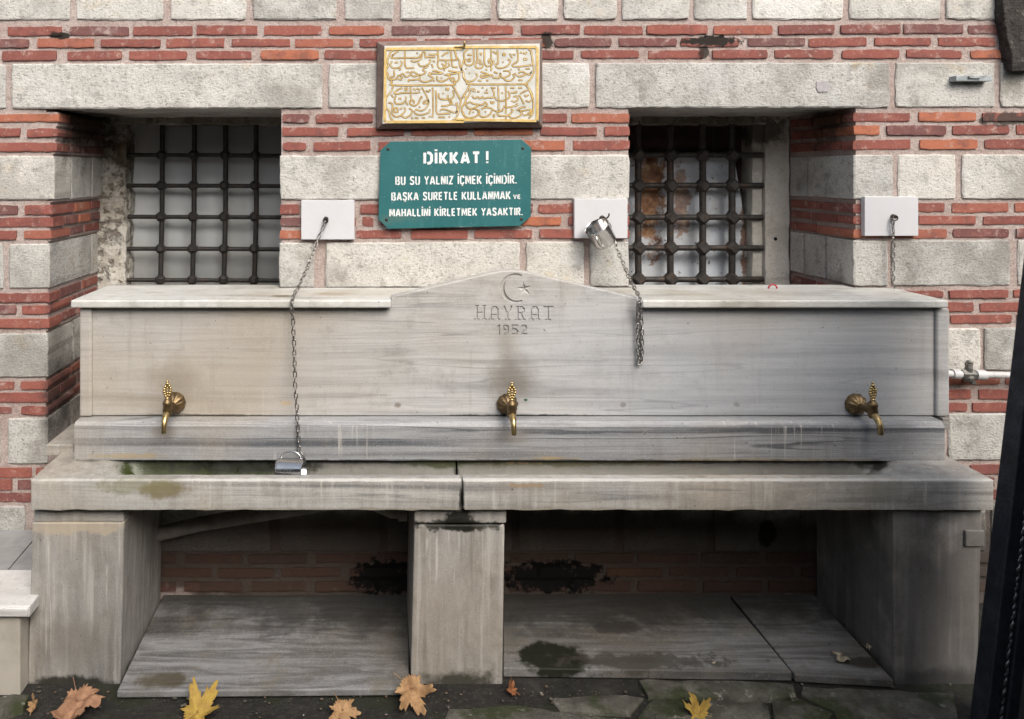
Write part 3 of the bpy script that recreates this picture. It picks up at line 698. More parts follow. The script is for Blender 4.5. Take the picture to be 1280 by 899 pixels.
def grille(label, mat, xs, ys, x0, x1, y0, y1, diamond, t, rv):
    gx = tag(empty('window_grille', (X((x0 + x1) / 2, t), -t, Z(y1, t))), label, 'window grille', 'iron window grilles')
    for x in xs:
        m = MB(); m.tube([P(x, y0, t), P(x, (y0 + y1) / 2, t) + Vector((random.uniform(-.002, .002), 0, 0)), P(x - (3 if not diamond else 0), y1, t)], rv, 10); m.build('vertical_bar', mat, gx, smooth=60)
    knot = None
    for y in ys:
        m = MB(); m.tube([P(x0, y, t), P((x0 + x1) / 2, y, t) + Vector((0, 0, random.uniform(-.002, .002))), P(x1, y + (1 if not diamond else 0), t)], rv * .86, 10); m.build('horizontal_bar', mat, gx, smooth=60)
        for x in xs:
            xx = x - (3 * (y - y0) / (y1 - y0) if not diamond else 0)
            c = P(xx, y, t)
            if knot is None:
                k = MB(); h = .0215 if not diamond else .026
                k.box(-h, h, -h, h, -h, h)
                knot = k.build('knot', mat, gx, bevel=h * (.58 if not diamond else .42), seg=1)
                knot.location = c; knot.matrix_parent_inverse = Matrix.Translation(-Vector(gx.location)); kk = knot
            else:
                kk = copy_part(knot, gx, c); kk.matrix_parent_inverse = Matrix.Translation(-Vector(gx.location))
            kk.rotation_euler = (random.uniform(-.1, .1), R(45 if diamond else 0) + random.uniform(-.1, .1), random.uniform(-.15, .15))
    return gx
grille('black iron grille with rounded knots over the pale left window', M_IRON, [163 - 42, 203, 243, 282, 320, 359], [194, 232, 271, 311, 350], 140, 372, 146, 384, False, -.505, .0112)
grille('rusty dark iron grille with diamond knots over the rusty shutter', M_RUSTIRON, [760, 798, 838, 878, 915], [194, 232, 272, 310, 349], 770, 953, 146, 384, True, -.465, .0145)

# ---------------------------------------------------------------- fountain
fo = tag(empty('fountain', (X(640, .2), -.2, 0)), 'grey marble wall fountain with three brass taps, long basin and stout legs', 'fountain')
TL, TB, TS, TG = .31, .47, .283, .438
zs1 = Z(375.5, TS); zs0 = zs1 - .027            # shelf
zl1 = Z(528, TL); zl0 = Z(575, TL)               # ledge
zb1 = zl0 - .001; zb0 = zb1 - .094               # basin
def shelf(xa, xb, ov_a, ov_b, notch):
    """slab: runs back to the wall and a little way into the window opening; its nosing overhangs the panel only beside the pediment"""
    pts = [(ov_a, -TS), (ov_b, -TS), (ov_b, -TP + .045), (xb, -TP + .045)] if xb > ov_b + .01 else [(xa, -TP + .045), (ov_a, -TP + .045), (ov_a, -TS), (ov_b, -TS)]
    m = MB()
    if xb > ov_b + .01: pts = pts + [(xb, -.004), (notch, -.004), (notch, .07), (xa, .07)]
    else: pts = pts + [(xb, -.004), (notch[1], -.004), (notch[1], .07), (notch[0], .07), (notch[0], -.004), (xa, -.004)]
    m.prism(pts, zs0, zs1, 'z')
    return m.build('shelf_slab', M_SHELF, fo, bevel=.006, seg=3)
shelf(X(88, TS), X(640, .2), X(88, TS), X(489, TS), L1 - .01)
shelf(X(640, .2) + .002, X(1186, TS), X(803, TS), X(1186, TS), (R0 + .01, R1 - .01))
# back panel with a low pediment
pz0 = zl1 + .002
ped = [(489, 371), (600, 344.5), (618, 340.5), (630, 338.6), (640, 338), (650, 338.6), (662, 341), (803, 374)]
out = [(X(113, TP), pz0), (X(1172, TP), pz0), (X(1172, TP), zs0 - .002), (X(803.5, TP), zs0 - .002)] + [(X(a, TP), Z(b, TP)) for a, b in reversed(ped)] + [(X(488.5, TP), zs0 - .002), (X(113, TP), zs0 - .002)]
m = MB(); m.prism(out, -TP, -TP + .042); panel = m.build('back_panel', M_PANEL, fo, bevel=.004, seg=2)
# carved star, crescent and lettering: V-grooves cut out of the panel
def zp(x, y): return P(580 + x / 8.99, 330 + y / 8.99, TP)
cut = MB()
def groove(pts, w=.0062, dep=.0050):
    pts = [Vector((zp(*p).x, zp(*p).z)) for p in pts]
    for a, b in zip(pts, pts[1:]):
        d = (b - a).normalized(); n_ = Vector((-d.y, d.x)) * w / 2; a2, b2 = a - d * w * .35, b + d * w * .35
        y0, y1 = -TP - .002, -TP + dep
        q = [a2 + n_, b2 + n_, b2 - n_, a2 - n_]; qi = [a2 + n_ * .55, b2 + n_ * .55, b2 - n_ * .55, a2 - n_ * .55]
        cut.hexa([(v.x, y0, v.y) for v in q] + [(v.x, y1, v.y) for v in qi])
A_ = lambda o: [[(305 + o, 615), (305 + o, 510), (325 + o, 484), (363 + o, 484), (380 + o, 510), (380 + o, 615)], [(305 + o, 572), (380 + o, 572)], [(285 + o, 622), (328 + o, 622)], [(362 + o, 622), (400 + o, 622)]]
GR = [[(145, 472), (145, 615)], [(226, 472), (226, 615)], [(145, 545), (226, 545)], [(122, 622), (168, 622)], [(206, 622), (250, 622)], [(130, 471), (160, 471)], [(212, 471), (240, 471)]]
GR += A_(0) + A_(452)
GR += [[(452, 476), (470, 522), (491, 545), (514, 522), (534, 476)], [(491, 545), (491, 618)], [(468, 625), (515, 625)],
       [(605, 615), (605, 484)], [(592, 484), (650, 484), (678, 506), (674, 532), (650, 548), (605, 548)], [(638, 550), (668, 615)], [(582, 625), (628, 625)], [(655, 625), (685, 625)],
       [(900, 482), (998, 482)], [(945, 482), (945, 618)], [(922, 625), (968, 625)]]
GR += [[(375, 706), (396, 690), (396, 788)], [(470 + 27 * math.cos(a), 716 + 25 * math.sin(a)) for a in [k * math.pi / 5 for k in range(11)]], [(498, 716), (490, 768), (456, 788)],
       [(602, 690), (546, 690), (546, 735), (580, 730), (604, 756), (590, 785), (546, 785)], [(640, 708), (660, 690), (694, 696), (698, 722), (640, 785), (706, 785)]]
for gq in GR: groove(gq)
oa = [(575 + 170 * math.cos(a), 272 + 168 * math.sin(a)) for a in [R(63 + k * (234 / 24)) for k in range(25)]]
ia = [(601 + 142 * math.cos(a), 272 + 140 * math.sin(a)) for a in [R(292 - k * (224 / 24)) for k in range(25)]]
cr = [zp(*p) for p in oa + ia]; n = len(cr); cc = [(v.x, v.z) for v in cr]
mid_ = [((cc[i][0] * .75 + cc[(n - 1 - i) % n][0] * .25), (cc[i][1] * .75 + cc[(n - 1 - i) % n][1] * .25)) for i in range(n)]
cut.add([(p[0], -TP - .002, p[1]) for p in cc] + [(p[0], -TP + .006, p[1]) for p in mid_], [tuple(range(n)), tuple(range(2 * n - 1, n - 1, -1))] + [((i + 1) % n, i, n + i, n + (i + 1) % n) for i in range(n)])
st = []
for k in range(10):
    a = R(-98 + 36 * k); r_ = 112 if k % 2 == 0 else 44; v = zp(676 + r_ * math.cos(a), 282 + r_ * math.sin(a)); st.append((v.x, v.z))
c0 = zp(676, 282)
cut.add([(p[0], -TP - .0015, p[1]) for p in st] + [(c0.x, -TP + .008, c0.z)], [tuple(range(10))] + [(i, (i + 1) % 10, 10) for i in range(10)])
cuto = cut.build('cutter', M_PANEL)
bo = panel.modifiers.new('carve', 'BOOLEAN'); bo.operation = 'DIFFERENCE'; bo.object = cuto; bo.solver = 'EXACT'; bo.use_self = True
dg = bpy.context.evaluated_depsgraph_get(); dg.update()
nm = bpy.data.meshes.new_from_object(panel.evaluated_get(dg)); panel.modifiers.clear(); panel.data = nm
bpy.data.objects.remove(cuto)

# end strips, body behind the panel, ledge
for a, b in ((99, 114.5), (1171, 1187.5)):
    m = MB(); m.prism([(X(a, TP + .012) , pz0), (X(b, TP + .012), pz0), (X(b, TP + .012), zs0 - .004), (X(a, TP + .012), zs0 - .004)], -TP - .012, -.06)
    m.build('end_strip', M_PANEL, fo, bevel=.008, seg=3)
m = MB(); m.box(X(116, TP), X(1170, TP), -TP + .044, -.01, zl1 + .001, zs0 - .003); m.build('core_block', M_LEDGE, fo)
m = MB()
for i in range(41):
    k = i / 40; x = X(93 + (1181 - 93) * k, TL); w_ = .0018 * mnoise.noise(Vector((k * 40, 2, 2))); h_ = .0022 * mnoise.noise(Vector((k * 55, 9, 2)))
    dz = -.011 * k * .6
    m.v += [(x, -TL + w_, zl0 + h_ + dz * .6), (x, -TL + w_, zl1 - .012 + dz), (x, -TL + .004 + w_, zl1 - .004 + dz), (x, -TL + .013, zl1 + dz * 0), (x, -.01, zl1), (x, -.01, zl0)]
for i in range(40):
    for k in range(6): m.f.append((6 * i + k, 6 * i + (k + 1) % 6, 6 * i + 6 + (k + 1) % 6, 6 * i + 6 + k))
m.f += [tuple(range(6)), tuple(240 + k for k in range(6))]
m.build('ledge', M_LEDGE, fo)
m = MB(); m.box(X(57, .24), X(92, .24), -.24, -.02, Z(570, .24), Z(556, .24)); m.build('end_block', M_BASIN, fo, bevel=.004)
m = MB(); m.box(X(66, .22), X(93, .22), -.22, -.02, zb1 + .002, Z(571, .24)); m.build('mortar_bed', M_MORTAR, fo, bevel=.004)
m = MB(); m.box(X(1181, .28), X(1190, .28), -.27, -.02, Z(538, .28), Z(524, .28)); m.build('end_block', M_BASIN, fo, bevel=.003)

# basin: two trough slabs
def basin(px0, px1, e0, e1):
    xa, xb = X(px0, TB), X(px1, TB)
    stn = [xa, xa + .004]
    n = 44
    for i in range(1, n): stn.append(xa + (xb - xa) * i / n)
    stn += [xb - .004, xb]
    m = MB(); ns = 11
    for i, x in enumerate(stn):
        k = 1.0
        if e0 is not None: k = min(k, max(0, min(1, (x - e0[0]) / (e0[1] - e0[0]))))
        if e1 is not None: k = min(k, max(0, min(1, (e1[0] - x) / (e1[0] - e1[1]))))
        k = k * k * (3 - 2 * k); dp = .072 * k
        c = .005 if i in (0, len(stn) - 1) else 0
        w_ = .0035 * mnoise.noise(Vector((x * 14, 2, 7))); h_ = .0042 * mnoise.noise(Vector((x * 17, 9, 7))); ch = .004 * max(0, mnoise.noise(Vector((x * 30, 4, 1))) - .15)
        m.v += [(x, -TB + c + w_, zb0 + c + h_), (x, -TB + c + w_, zb1 - .009 - c - ch), (x, -TB + .003 + w_, zb1 - .003 - ch * .6), (x, -TB + .010 + ch, zb1 - c * .4),
                (x, -TB + .040 + h_, zb1 - c * .4), (x, -TB + .050, zb1 - dp * .45 - .0001), (x, -TB + .062, zb1 - dp - .0002), (x, -.310, zb1 - dp - .0002), (x, -.292, zb1 - dp * .5 - .0001), (x, -.286, zb1 - .0005), (x, -.012, zb1 - .001)]
        m.v += [(x, -.012, zb0)]
    ns = 12
    for i in range(len(stn) - 1):
        for k in range(ns): m.f.append((ns * i + k, ns * i + (k + 1) % ns, ns * (i + 1) + (k + 1) % ns, ns * (i + 1) + k))
    m.f += [tuple(range(ns)), tuple((len(stn) - 1) * ns + k for k in range(ns))]
    return m.build('basin_slab', M_BASIN, fo, smooth=35)
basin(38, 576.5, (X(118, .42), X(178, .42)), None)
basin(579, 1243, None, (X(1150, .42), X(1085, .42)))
# legs
def leg(front, name='leg', t=TG, tb=.012, top=None):
    (xa0, xb0), (xa1, xb1) = front      # px at top, px at foot
    z1 = zb0 - .001 if top is None else top
    q = []
    for (a, b), z in (((xa1, xb1), -.02), ((xa0, xb0), z1)):
        q += [(X(a, t), -t, z), (X(b, t), -t, z), (X(b, t), -tb, z), (X(a, t), -tb, z)]
    m = MB(); m.hexa(q); return m.build(name, M_LEG, fo, bevel=.005, seg=2)
zc_ = Z(652.5, TG)
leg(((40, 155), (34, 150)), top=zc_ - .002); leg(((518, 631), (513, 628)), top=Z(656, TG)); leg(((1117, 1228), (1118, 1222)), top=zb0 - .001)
m = MB(); m.box(X(41, TG), X(154, TG), -TG + .004, -.012, zc_ - .001, zb0 - .001); m.build('mortar_bed', M_BASIN, fo, bevel=.003)
m = MB(); m.box(X(518, TG + .003), X(633, TG + .003), -TG - .003, -.012, Z(655, TG) + .003, zb0 - .001); m.build('leg_cap', M_LEG, fo, bevel=.004)
m = MB(); m.box(X(1207, TG + .008), X(1231, TG + .008), -TG - .008, -TG + .05, Z(682, TG), Z(662, TG)); m.build('patch', M_LEG, fo, bevel=.003)

# taps
def tap(px, py, rot):
    o = Vector((X(px, TP), -TP, Z(py, TP)))
    b = MB()
    b.tube([o + Vector(v) for v in ((0, -.02, 0), (0, -.045, 0), (0, -.06, .001), (0, -.095, .002))], [.013, .010, .0105, .013], 14)
    b.tube([o + Vector((0, -.092, z)) for z in (-.018, -.012, .006, .018, .022, .030, .034, .040)], [.011, .0145, .0155, .0135, .0155, .0155, .012, .008], 14)
    root = b.build('tap', M_BRASSD, fo, smooth=50)
    # fluted rose against the panel
    r = MB(); seg = 44
    prof = [(.036, .0), (.036, -.006), (.033, -.014), (.025, -.024), (.014, -.030), (.0105, -.034)]
    for rr, y in prof:
        for k in range(seg):
            a = 2 * math.pi * k / seg; f = 1 + (.06 if k % 4 in (0, 1) else -.06) * (1 if .012 < rr < .0365 and y < -.003 else .3)
            r.v.append(tuple(o + Vector((rr * f * math.cos(a), y, rr * f * math.sin(a)))))
    for j in range(len(prof) - 1):
        for k in range(seg): r.f.append((j * seg + k, j * seg + (k + 1) % seg, (j + 1) * seg + (k + 1) % seg, (j + 1) * seg + k))
    r.f += [tuple(range(seg)), tuple((len(prof) - 1) * seg + k for k in range(seg))]
    r.build('rose', M_BRASSD, root, smooth=60)
    s = MB(); c = Vector((0, -.092, -.006)); pth = []
    for k in range(9):
        a = R(10 * k); pth.append(o + c + Vector((0, -.038 * math.sin(a), -.034 + .034 * math.cos(a))) + Vector((0, 0, -.004 * k / 8)))
    pth.append(pth[-1] + Vector((0, -.002, -.022)))
    s.tube(pth, [.011, .0115, .0115, .011, .0105, .010, .0095, .009, .009, .0085], 12); s.build('spout', M_BRASS, root, smooth=50)
    h = MB(); base = o + Vector((0, -.092, .040)); ca, sa = math.cos(R(rot)), math.sin(R(rot))
    def hb(u, z, rr, **k): h.ball(base + Vector((u * ca, u * sa, z)), rr, u=8, v=6, **k)
    hb(0, .002, .0085, sz=.8)
    for z, hw in ((.010, .006), (.018, .0085), (.026, .0115), (.034, .0105), (.042, .007)):
        hb(-hw, z, .0052); hb(hw, z, .0052); hb(0, z + .002, .0050)
    hb(0, .050, .0068); hb(0, .058, .0046)
    h.build('handle', M_BRASS, root, smooth=60)
    return root
tap(219, 503, 40); tap(634, 505, 8); tap(1069, 505, 16)

# ---------------------------------------------------------------- things on the wall
def stroke_mesh(mb, polys, w, y0, y1):
    for pts in polys:
        pts = [Vector(p) for p in pts]; n = len(pts)
        if n < 2: continue
        L, Rr = [], []
        for i in range(n):
            a = pts[max(0, i - 1)]; b = pts[min(n - 1, i + 1)]
            d1 = (pts[i] - a).normalized() if i > 0 else (b - pts[i]).normalized(); d2 = (b - pts[i]).normalized() if i < n - 1 else d1
            t = (d1 + d2); t = t.normalized() if t.length > 1e-6 else d1
            nn = Vector((-t.y, t.x)); c = max(.55, nn.dot(Vector((-d1.y, d1.x)))); L.append(pts[i] + nn * w / 2 / c); Rr.append(pts[i] - nn * w / 2 / c)
        vs = [(p.x, y0, p.y) for p in L] + [(p.x, y0, p.y) for p in Rr] + [(p.x, y1, p.y) for p in L] + [(p.x, y1, p.y) for p in Rr]
        fs = []
        for i in range(n - 1):
            fs += [(i, i + 1, n + i + 1, n + i), (2 * n + i + 1, 2 * n + i, 3 * n + i, 3 * n + i + 1), (i, 2 * n + i, 2 * n + i + 1, i + 1), (n + i + 1, 3 * n + i + 1, 3 * n + i, n + i)]
        fs += [(0, n, 3 * n, 2 * n), (n - 1, 3 * n - 1, 4 * n - 1, 2 * n - 1)]
        mb.add(vs, fs)
FONT = {
 'D': (.55, [[(0, 0), (0, 1)], [(.2, 1), (.42, .95), (.55, .75), (.55, .25), (.42, .05), (.2, 0)]]), 'I': (.0, [[(0, 0), (0, 1)]]),
 'İ': (.0, [[(0, 0), (0, 1)], [(0, 1.14), (0, 1.30)]]), 'K': (.5, [[(0, 0), (0, 1)], [(.48, 1), (.16, .5), (.5, 0)]]),
 'A': (.56, [[(0, 0), (.25, 1)], [(.31, 1), (.56, 0)], [(.18, .28), (.38, .28)]]), 'T': (.5, [[(0, .95), (.5, .95)], [(.25, 0), (.25, .84)]]),
 '!': (.0, [[(0, .3), (0, 1.15)], [(0, 0), (0, .16)]]), 'B': (.46, [[(0, 0), (0, 1)], [(.17, .97), (.38, .94), (.42, .75), (.36, .56), (.17, .53)], [(.17, .47), (.4, .45), (.46, .25), (.4, .05), (.17, .03)]]),
 'U': (.46, [[(0, 1), (0, .2), (.08, .05), (.19, .02)], [(.28, .02), (.38, .05), (.46, .2), (.46, 1)]]),
 'S': (.46, [[(.44, .78), (.38, .94), (.22, .98), (.06, .92), (.03, .70), (.12, .57), (.35, .45), (.45, .28), (.39, .07), (.22, .02), (.05, .07), (0, .22)]]),
 'Y': (.48, [[(0, 1), (.24, .5), (.48, 1)], [(.24, 0), (.24, .40)]]), 'L': (.38, [[(0, 1), (0, 0)], [(.10, .05), (.38, .05)]]),
 'N': (.48, [[(0, 0), (0, 1)], [(.08, 1), (.40, 0)], [(.48, 0), (.48, 1)]]), 'Z': (.46, [[(0, .95), (.44, .95), (.02, .05), (.46, .05)]]),
 'C': (.46, [[(.45, .76), (.38, .95), (.22, .98), (.06, .92), (0, .7), (0, .3), (.06, .08), (.22, .02), (.38, .05), (.45, .24)]]),
 'M': (.62, [[(0, 0), (0, 1)], [(.09, 1), (.31, .2), (.53, 1)], [(.62, 1), (.62, 0)]]), 'E': (.38, [[(0, 0), (0, 1)], [(.11, .95), (.38, .95)], [(.11, .5), (.34, .5)], [(.11, .05), (.38, .05)]]),
 'R': (.46, [[(0, 0), (0, 1)], [(.16, .97), (.38, .93), (.43, .75), (.37, .55), (.16, .52)], [(.22, .44), (.46, 0)]]), 'V': (.48, [[(0, 1), (.24, 0), (.48, 1)]]),
 'H': (.46, [[(0, 0), (0, 1)], [(.10, .5), (.37, .5)], [(.46, 0), (.46, 1)]]), '.': (.0, [[(0, 0), (0, .13)]]), ' ': (.18, [])}
FONT['Ç'] = (.46, FONT['C'][1] + [[(.2, -.10), (.26, -.10), (.24, -.24)]]); FONT['Ş'] = (.46, FONT['S'][1] + [[(.2, -.10), (.26, -.10), (.24, -.24)]])
def text_strokes(txt, px0, px1, py_top, py_base, t, gap=.26, slant=0):
    w = sum(FONT[c][0] for c in txt) + gap * (len(txt) - 1); k = (px1 - px0) / w; H = py_base - py_top; u = 0; out = []
    for c in txt:
        for pl in FONT[c][1]: out.append([(X(px0 + (u + p[0]) * k, t), Z(py_base - p[1] * H + slant * ((u + p[0]) / w), t)) for p in pl])
        u += FONT[c][0] + gap
    return out
def sign_mat():
    s = NT('teal_enamel'); a = s.noise(6, 5, .6); b = s.noise(1, 6, .7, s.scaled((40, 40, 5)))
    c = s.mix(s.rng(a, .35, .7, 0, 1), (.017, .112, .118), (.023, .130, .136))
    c = s.mix(s.rng(b, .54, .74, 0, .35), c, (.10, .26, .25)); c = s.mix(s.rng(s.noise(160, 3, .6), .66, .72, 0, .5), c, (.4, .5, .48))
    c = s.mix(s.blob(P3(579, 284), (.03, .3, .004), .6, 60, .4), c, (.45, .5, .48))
    c = s.mix(s.math('MULTIPLY', s.blob(P3(500, 272), (.12, .3, .03), 1, 12, .8), .4), c, (.10, .15, .12))
    s.bump((a, .1, .01)); return s.fin(c, .42)
M_LETTER = simple('white_sign_paint', (.78, .79, .78), .5, 0, .1, 60, 0, (.35, .5, .48), .35, 70)
TSG = .022
sg = tag(empty('sign', (X(568), -TSG, Z(285))), 'teal metal notice board with white stencilled lettering between the windows', 'sign')
pts = [(488, 177), (652, 174.5), (664, 184.5), (663.5, 271), (650, 282.5), (485, 286), (473, 274.5), (475.5, 188)]
m = MB(); m.prism([(X(a, TSG), Z(b, TSG)) for a, b in reversed(pts)], -TSG, -TSG + .004); m.build('board', sign_mat(), sg, bevel=.001)
m = MB(); m.box(X(500), X(640), -TSG + .006, -.004, Z(200), Z(195)); m.box(X(500), X(640), -TSG + .006, -.004, Z(265), Z(260)); m.build('batten', M_IRON, sg)
for px, py in ((485, 186.5), (653.5, 185.5), (483, 275), (651.5, 274)):
    b = MB(); c = P(px, py, TSG); b.ball(c, .006, sy=.5); b.build('screw', M_IRON, sg, smooth=60)
for txt, a, b, y0, y1, wpx, sl in (('DİKKAT', 531, 599, 191, 204.5, 3.4, -.6), ('!', 609, 609, 191, 204, 3.0, 0), ('BU SU YALNIZ İÇMEK İÇİNDİR.', 495, 645, 221, 231, 1.75, -1.6),
                            ('BAŞKA SURETLE KULLANMAK', 490, 637.5, 241, 250.5, 1.75, -1.6), ('VE', 642, 650, 243.5, 248.5, 1.2, 0), ('MAHALLİNİ KİRLETMEK YASAKTIR.', 487.5, 652.5, 261.5, 270.5, 1.75, -1.6)):
    m = MB(); 
    if txt == '!': sp = [[(X(609, TSG), Z(y1 - p[1] * 13, TSG)) for p in pl] for pl in FONT['!'][1]]
    else: sp = text_strokes(txt, a, b, y0, y1, TSG, .30 if txt != 'DİKKAT' else .36, sl)
    stroke_mesh(m, sp, wpx * DW / F, -TSG - .0012, -TSG + .001); m.build('lettering', M_LETTER, sg)

# inscribed plaque
TQ = .05
pq = tag(empty('inscription_plaque', (X(574), -.02, Z(158))), 'white stone plaque with gilded calligraphy in a brown mortar surround', 'plaque')
def plaque_mat():
    s = NT('white_plaque_stone'); a = s.noise(20, 6, .65); c = s.mix(s.rng(a, .4, .7, 0, 1), (.58, .58, .54), (.46, .455, .40))
    c = s.mix(s.rng(s.noise(60, 5, .7), .58, .75, 0, .4), c, (.50, .43, .28)); s.bump((a, .3, .006)); return s.fin(c, .8)
M_PLQ = plaque_mat()
M_GILD = simple('worn_gilding', (.62, .43, .14), .5, .05, .3, 50, .3, (.72, .62, .42), .6, 25)
M_RELIEF_SHADE = simple('painted_relief_shadow', (.15, .075, .028), .7, 0, .4, 60, .3)
M_BROWN = simple('brown_mortar', (.20, .145, .125), .9, 0, .35, 30, .5, (.10, .075, .06), .5, 14)
ou = [(471, 52), (678, 49), (678.5, 160), (470, 162)]; inn = [(480.5, 57.5), (675, 54.5), (673.5, 151.5), (478, 155)]
m = MB(); A0 = [(X(a), .0, Z(b)) for a, b in ou]; A1 = [(X(a, .018), -.018, Z(b, .018)) for a, b in ou]
A1 = [(X(a + (1 if a < 500 else -1), .02), -.02, Z(b + (1 if b < 100 else -1), .02)) for a, b in ou]; A2 = [(X(a, TQ - .004), -TQ + .004, Z(b, TQ - .004)) for a, b in inn]
m.add(A0 + A1 + A2, [(i, (i + 1) % 4, 4 + (i + 1) % 4, 4 + i) for i in range(4)] + [(4 + i, 4 + (i + 1) % 4, 8 + (i + 1) % 4, 8 + i) for i in range(4)] + [(8, 9, 10, 11), (3, 2, 1, 0)])
m.build('surround', M_BROWN, pq, bevel=.003)
m = MB(); m.prism([(X(a, TQ), Z(b, TQ)) for a, b in reversed(inn)], -TQ, -TQ + .02); m.build('tablet', M_PLQ, pq, bevel=.002)
def q4(pts): return [(X(470 + x / 8.48, TQ), Z(54 + y / 8.48, TQ)) for x, y in pts]
def q5(pts): return [(X(570 + x / 8.48, TQ), Z(50 + y / 8.48, TQ)) for x, y in pts]
def smoothp(pts, k=3):
    if len(pts) < 3: return pts
    out = []
    for i in range(len(pts) - 1):
        p0 = Vector(pts[max(0, i - 1)]); p1 = Vector(pts[i]); p2 = Vector(pts[i + 1]); p3 = Vector(pts[min(len(pts) - 1, i + 2)])
        for j in range(k):
            t = j / k; out.append(tuple(.5 * ((2 * p1) + (p2 - p0) * t + (2 * p0 - 5 * p1 + 4 * p2 - p3) * t * t + (3 * p1 - p0 - 3 * p2 + p3) * t ** 3)))
    return out + [tuple(pts[-1])]
T4 = [  # upper left verse
 [(170, 140), (200, 108), (240, 84)], [(185, 120), (165, 140), (178, 160), (300, 156), (430, 156), (468, 138), (470, 118)], [(303, 66), (308, 150), (304, 215), (318, 258), (345, 266), (405, 262)],
 [(368, 184), (400, 198), (450, 186), (484, 150), (492, 100), (520, 95)], [(520, 95), (524, 150), (560, 146), (632, 150)], [(556, 118), (600, 122), (650, 118)], [(448, 206), (462, 238), (505, 246), (558, 222), (578, 186), (560, 176)],
 [(655, 66), (660, 170), (652, 232), (672, 266), (706, 268), (718, 240), (694, 214)], [(672, 180), (760, 182), (850, 178), (846, 160)], [(790, 70), (802, 170), (806, 240), (830, 254), (866, 256)],
 [(698, 140), (728, 114), (768, 96)], [(738, 184), (740, 232), (722, 266), (776, 240), (764, 206)], [(172, 190), (152, 226), (172, 258), (215, 266), (258, 250), (276, 214), (264, 188)], [(198, 206), (234, 205)], [(428, 108), (446, 104)],
 [(146, 360), (190, 352), (190, 286)], [(146, 362), (168, 386), (214, 380), (240, 342), (274, 360), (262, 388), (236, 378)], [(262, 330), (290, 326), (312, 356), (346, 350), (368, 330), (396, 352), (450, 338), (390, 304), (360, 320)], [(316, 312), (350, 306)],
 [(450, 338), (500, 330), (528, 304), (500, 290), (506, 270), (536, 254), (556, 240)], [(470, 346), (462, 388), (506, 412), (566, 402), (608, 372), (560, 340), (600, 322)], [(338, 388), (370, 392), (460, 384)], [(342, 396), (352, 410)],
 [(556, 318), (640, 322), (704, 320), (640, 296), (598, 292)], [(604, 182), (622, 204)], [(590, 220), (604, 262)], [(648, 350), (650, 392), (696, 406), (752, 386), (786, 346), (730, 336), (842, 322), (884, 312), (806, 300), (764, 292)], [(690, 362), (700, 376)],
 [(786, 380), (820, 370), (832, 396), (806, 404), (786, 380)], [(240, 282), (268, 276)], [(610, 392), (622, 408)], [(716, 282), (730, 292)],
 # lower left verse
 [(196, 522), (236, 492), (280, 474)], [(190, 512), (206, 540), (300, 526), (400, 528), (468, 520)], [(304, 484), (318, 500), (334, 484), (318, 472), (304, 484)], [(366, 462), (368, 560), (380, 620)], [(392, 480), (424, 500)], [(430, 478), (470, 498)],
 [(484, 470), (520, 528), (548, 590), (556, 640), (520, 700), (470, 716), (416, 700)], [(500, 640), (552, 632), (548, 600), (510, 620), (500, 640)], [(530, 500), (556, 514), (576, 490)], [(212, 556), (196, 606), (212, 640), (262, 644), (310, 616), (318, 566)], [(236, 588), (270, 588)],
 [(306, 610), (340, 656)], [(356, 606), (366, 648), (406, 664), (448, 640), (468, 590), (486, 560)], [(380, 600), (404, 616), (400, 640)], [(480, 566), (490, 584)], [(160, 540), (184, 580)],
 [(130, 628), (176, 650), (170, 742), (208, 780), (256, 770), (310, 720), (300, 680)], [(194, 690), (196, 730), (230, 728), (226, 692), (194, 690)], [(268, 770), (306, 790), (360, 768), (384, 716), (350, 690)], [(404, 716), (418, 748), (480, 760), (556, 738), (572, 700)], [(456, 684), (470, 672)], [(250, 700), (280, 690)],
 [(382, 780), (384, 806)], [(412, 792), (450, 796)], [(486, 790), (520, 796)], [(562, 770), (574, 786)],
 [(600, 470), (606, 700), (596, 790)], [(632, 500), (640, 620), (638, 712), (660, 752), (720, 748), (790, 744)],
 [(664, 530), (668, 580), (706, 596), (790, 592), (824, 560), (818, 500)], [(706, 536), (716, 528)], [(760, 550), (764, 590), (790, 640), (748, 664), (690, 666)], [(790, 640), (812, 650), (790, 600)], [(744, 472), (746, 494), (768, 492), (766, 472)],
 [(690, 704), (740, 704), (840, 738), (860, 700), (856, 640), (840, 660)], [(840, 738), (880, 700)], [(676, 712), (690, 712)], [(660, 786), (730, 786)], [(770, 776), (786, 784)]]
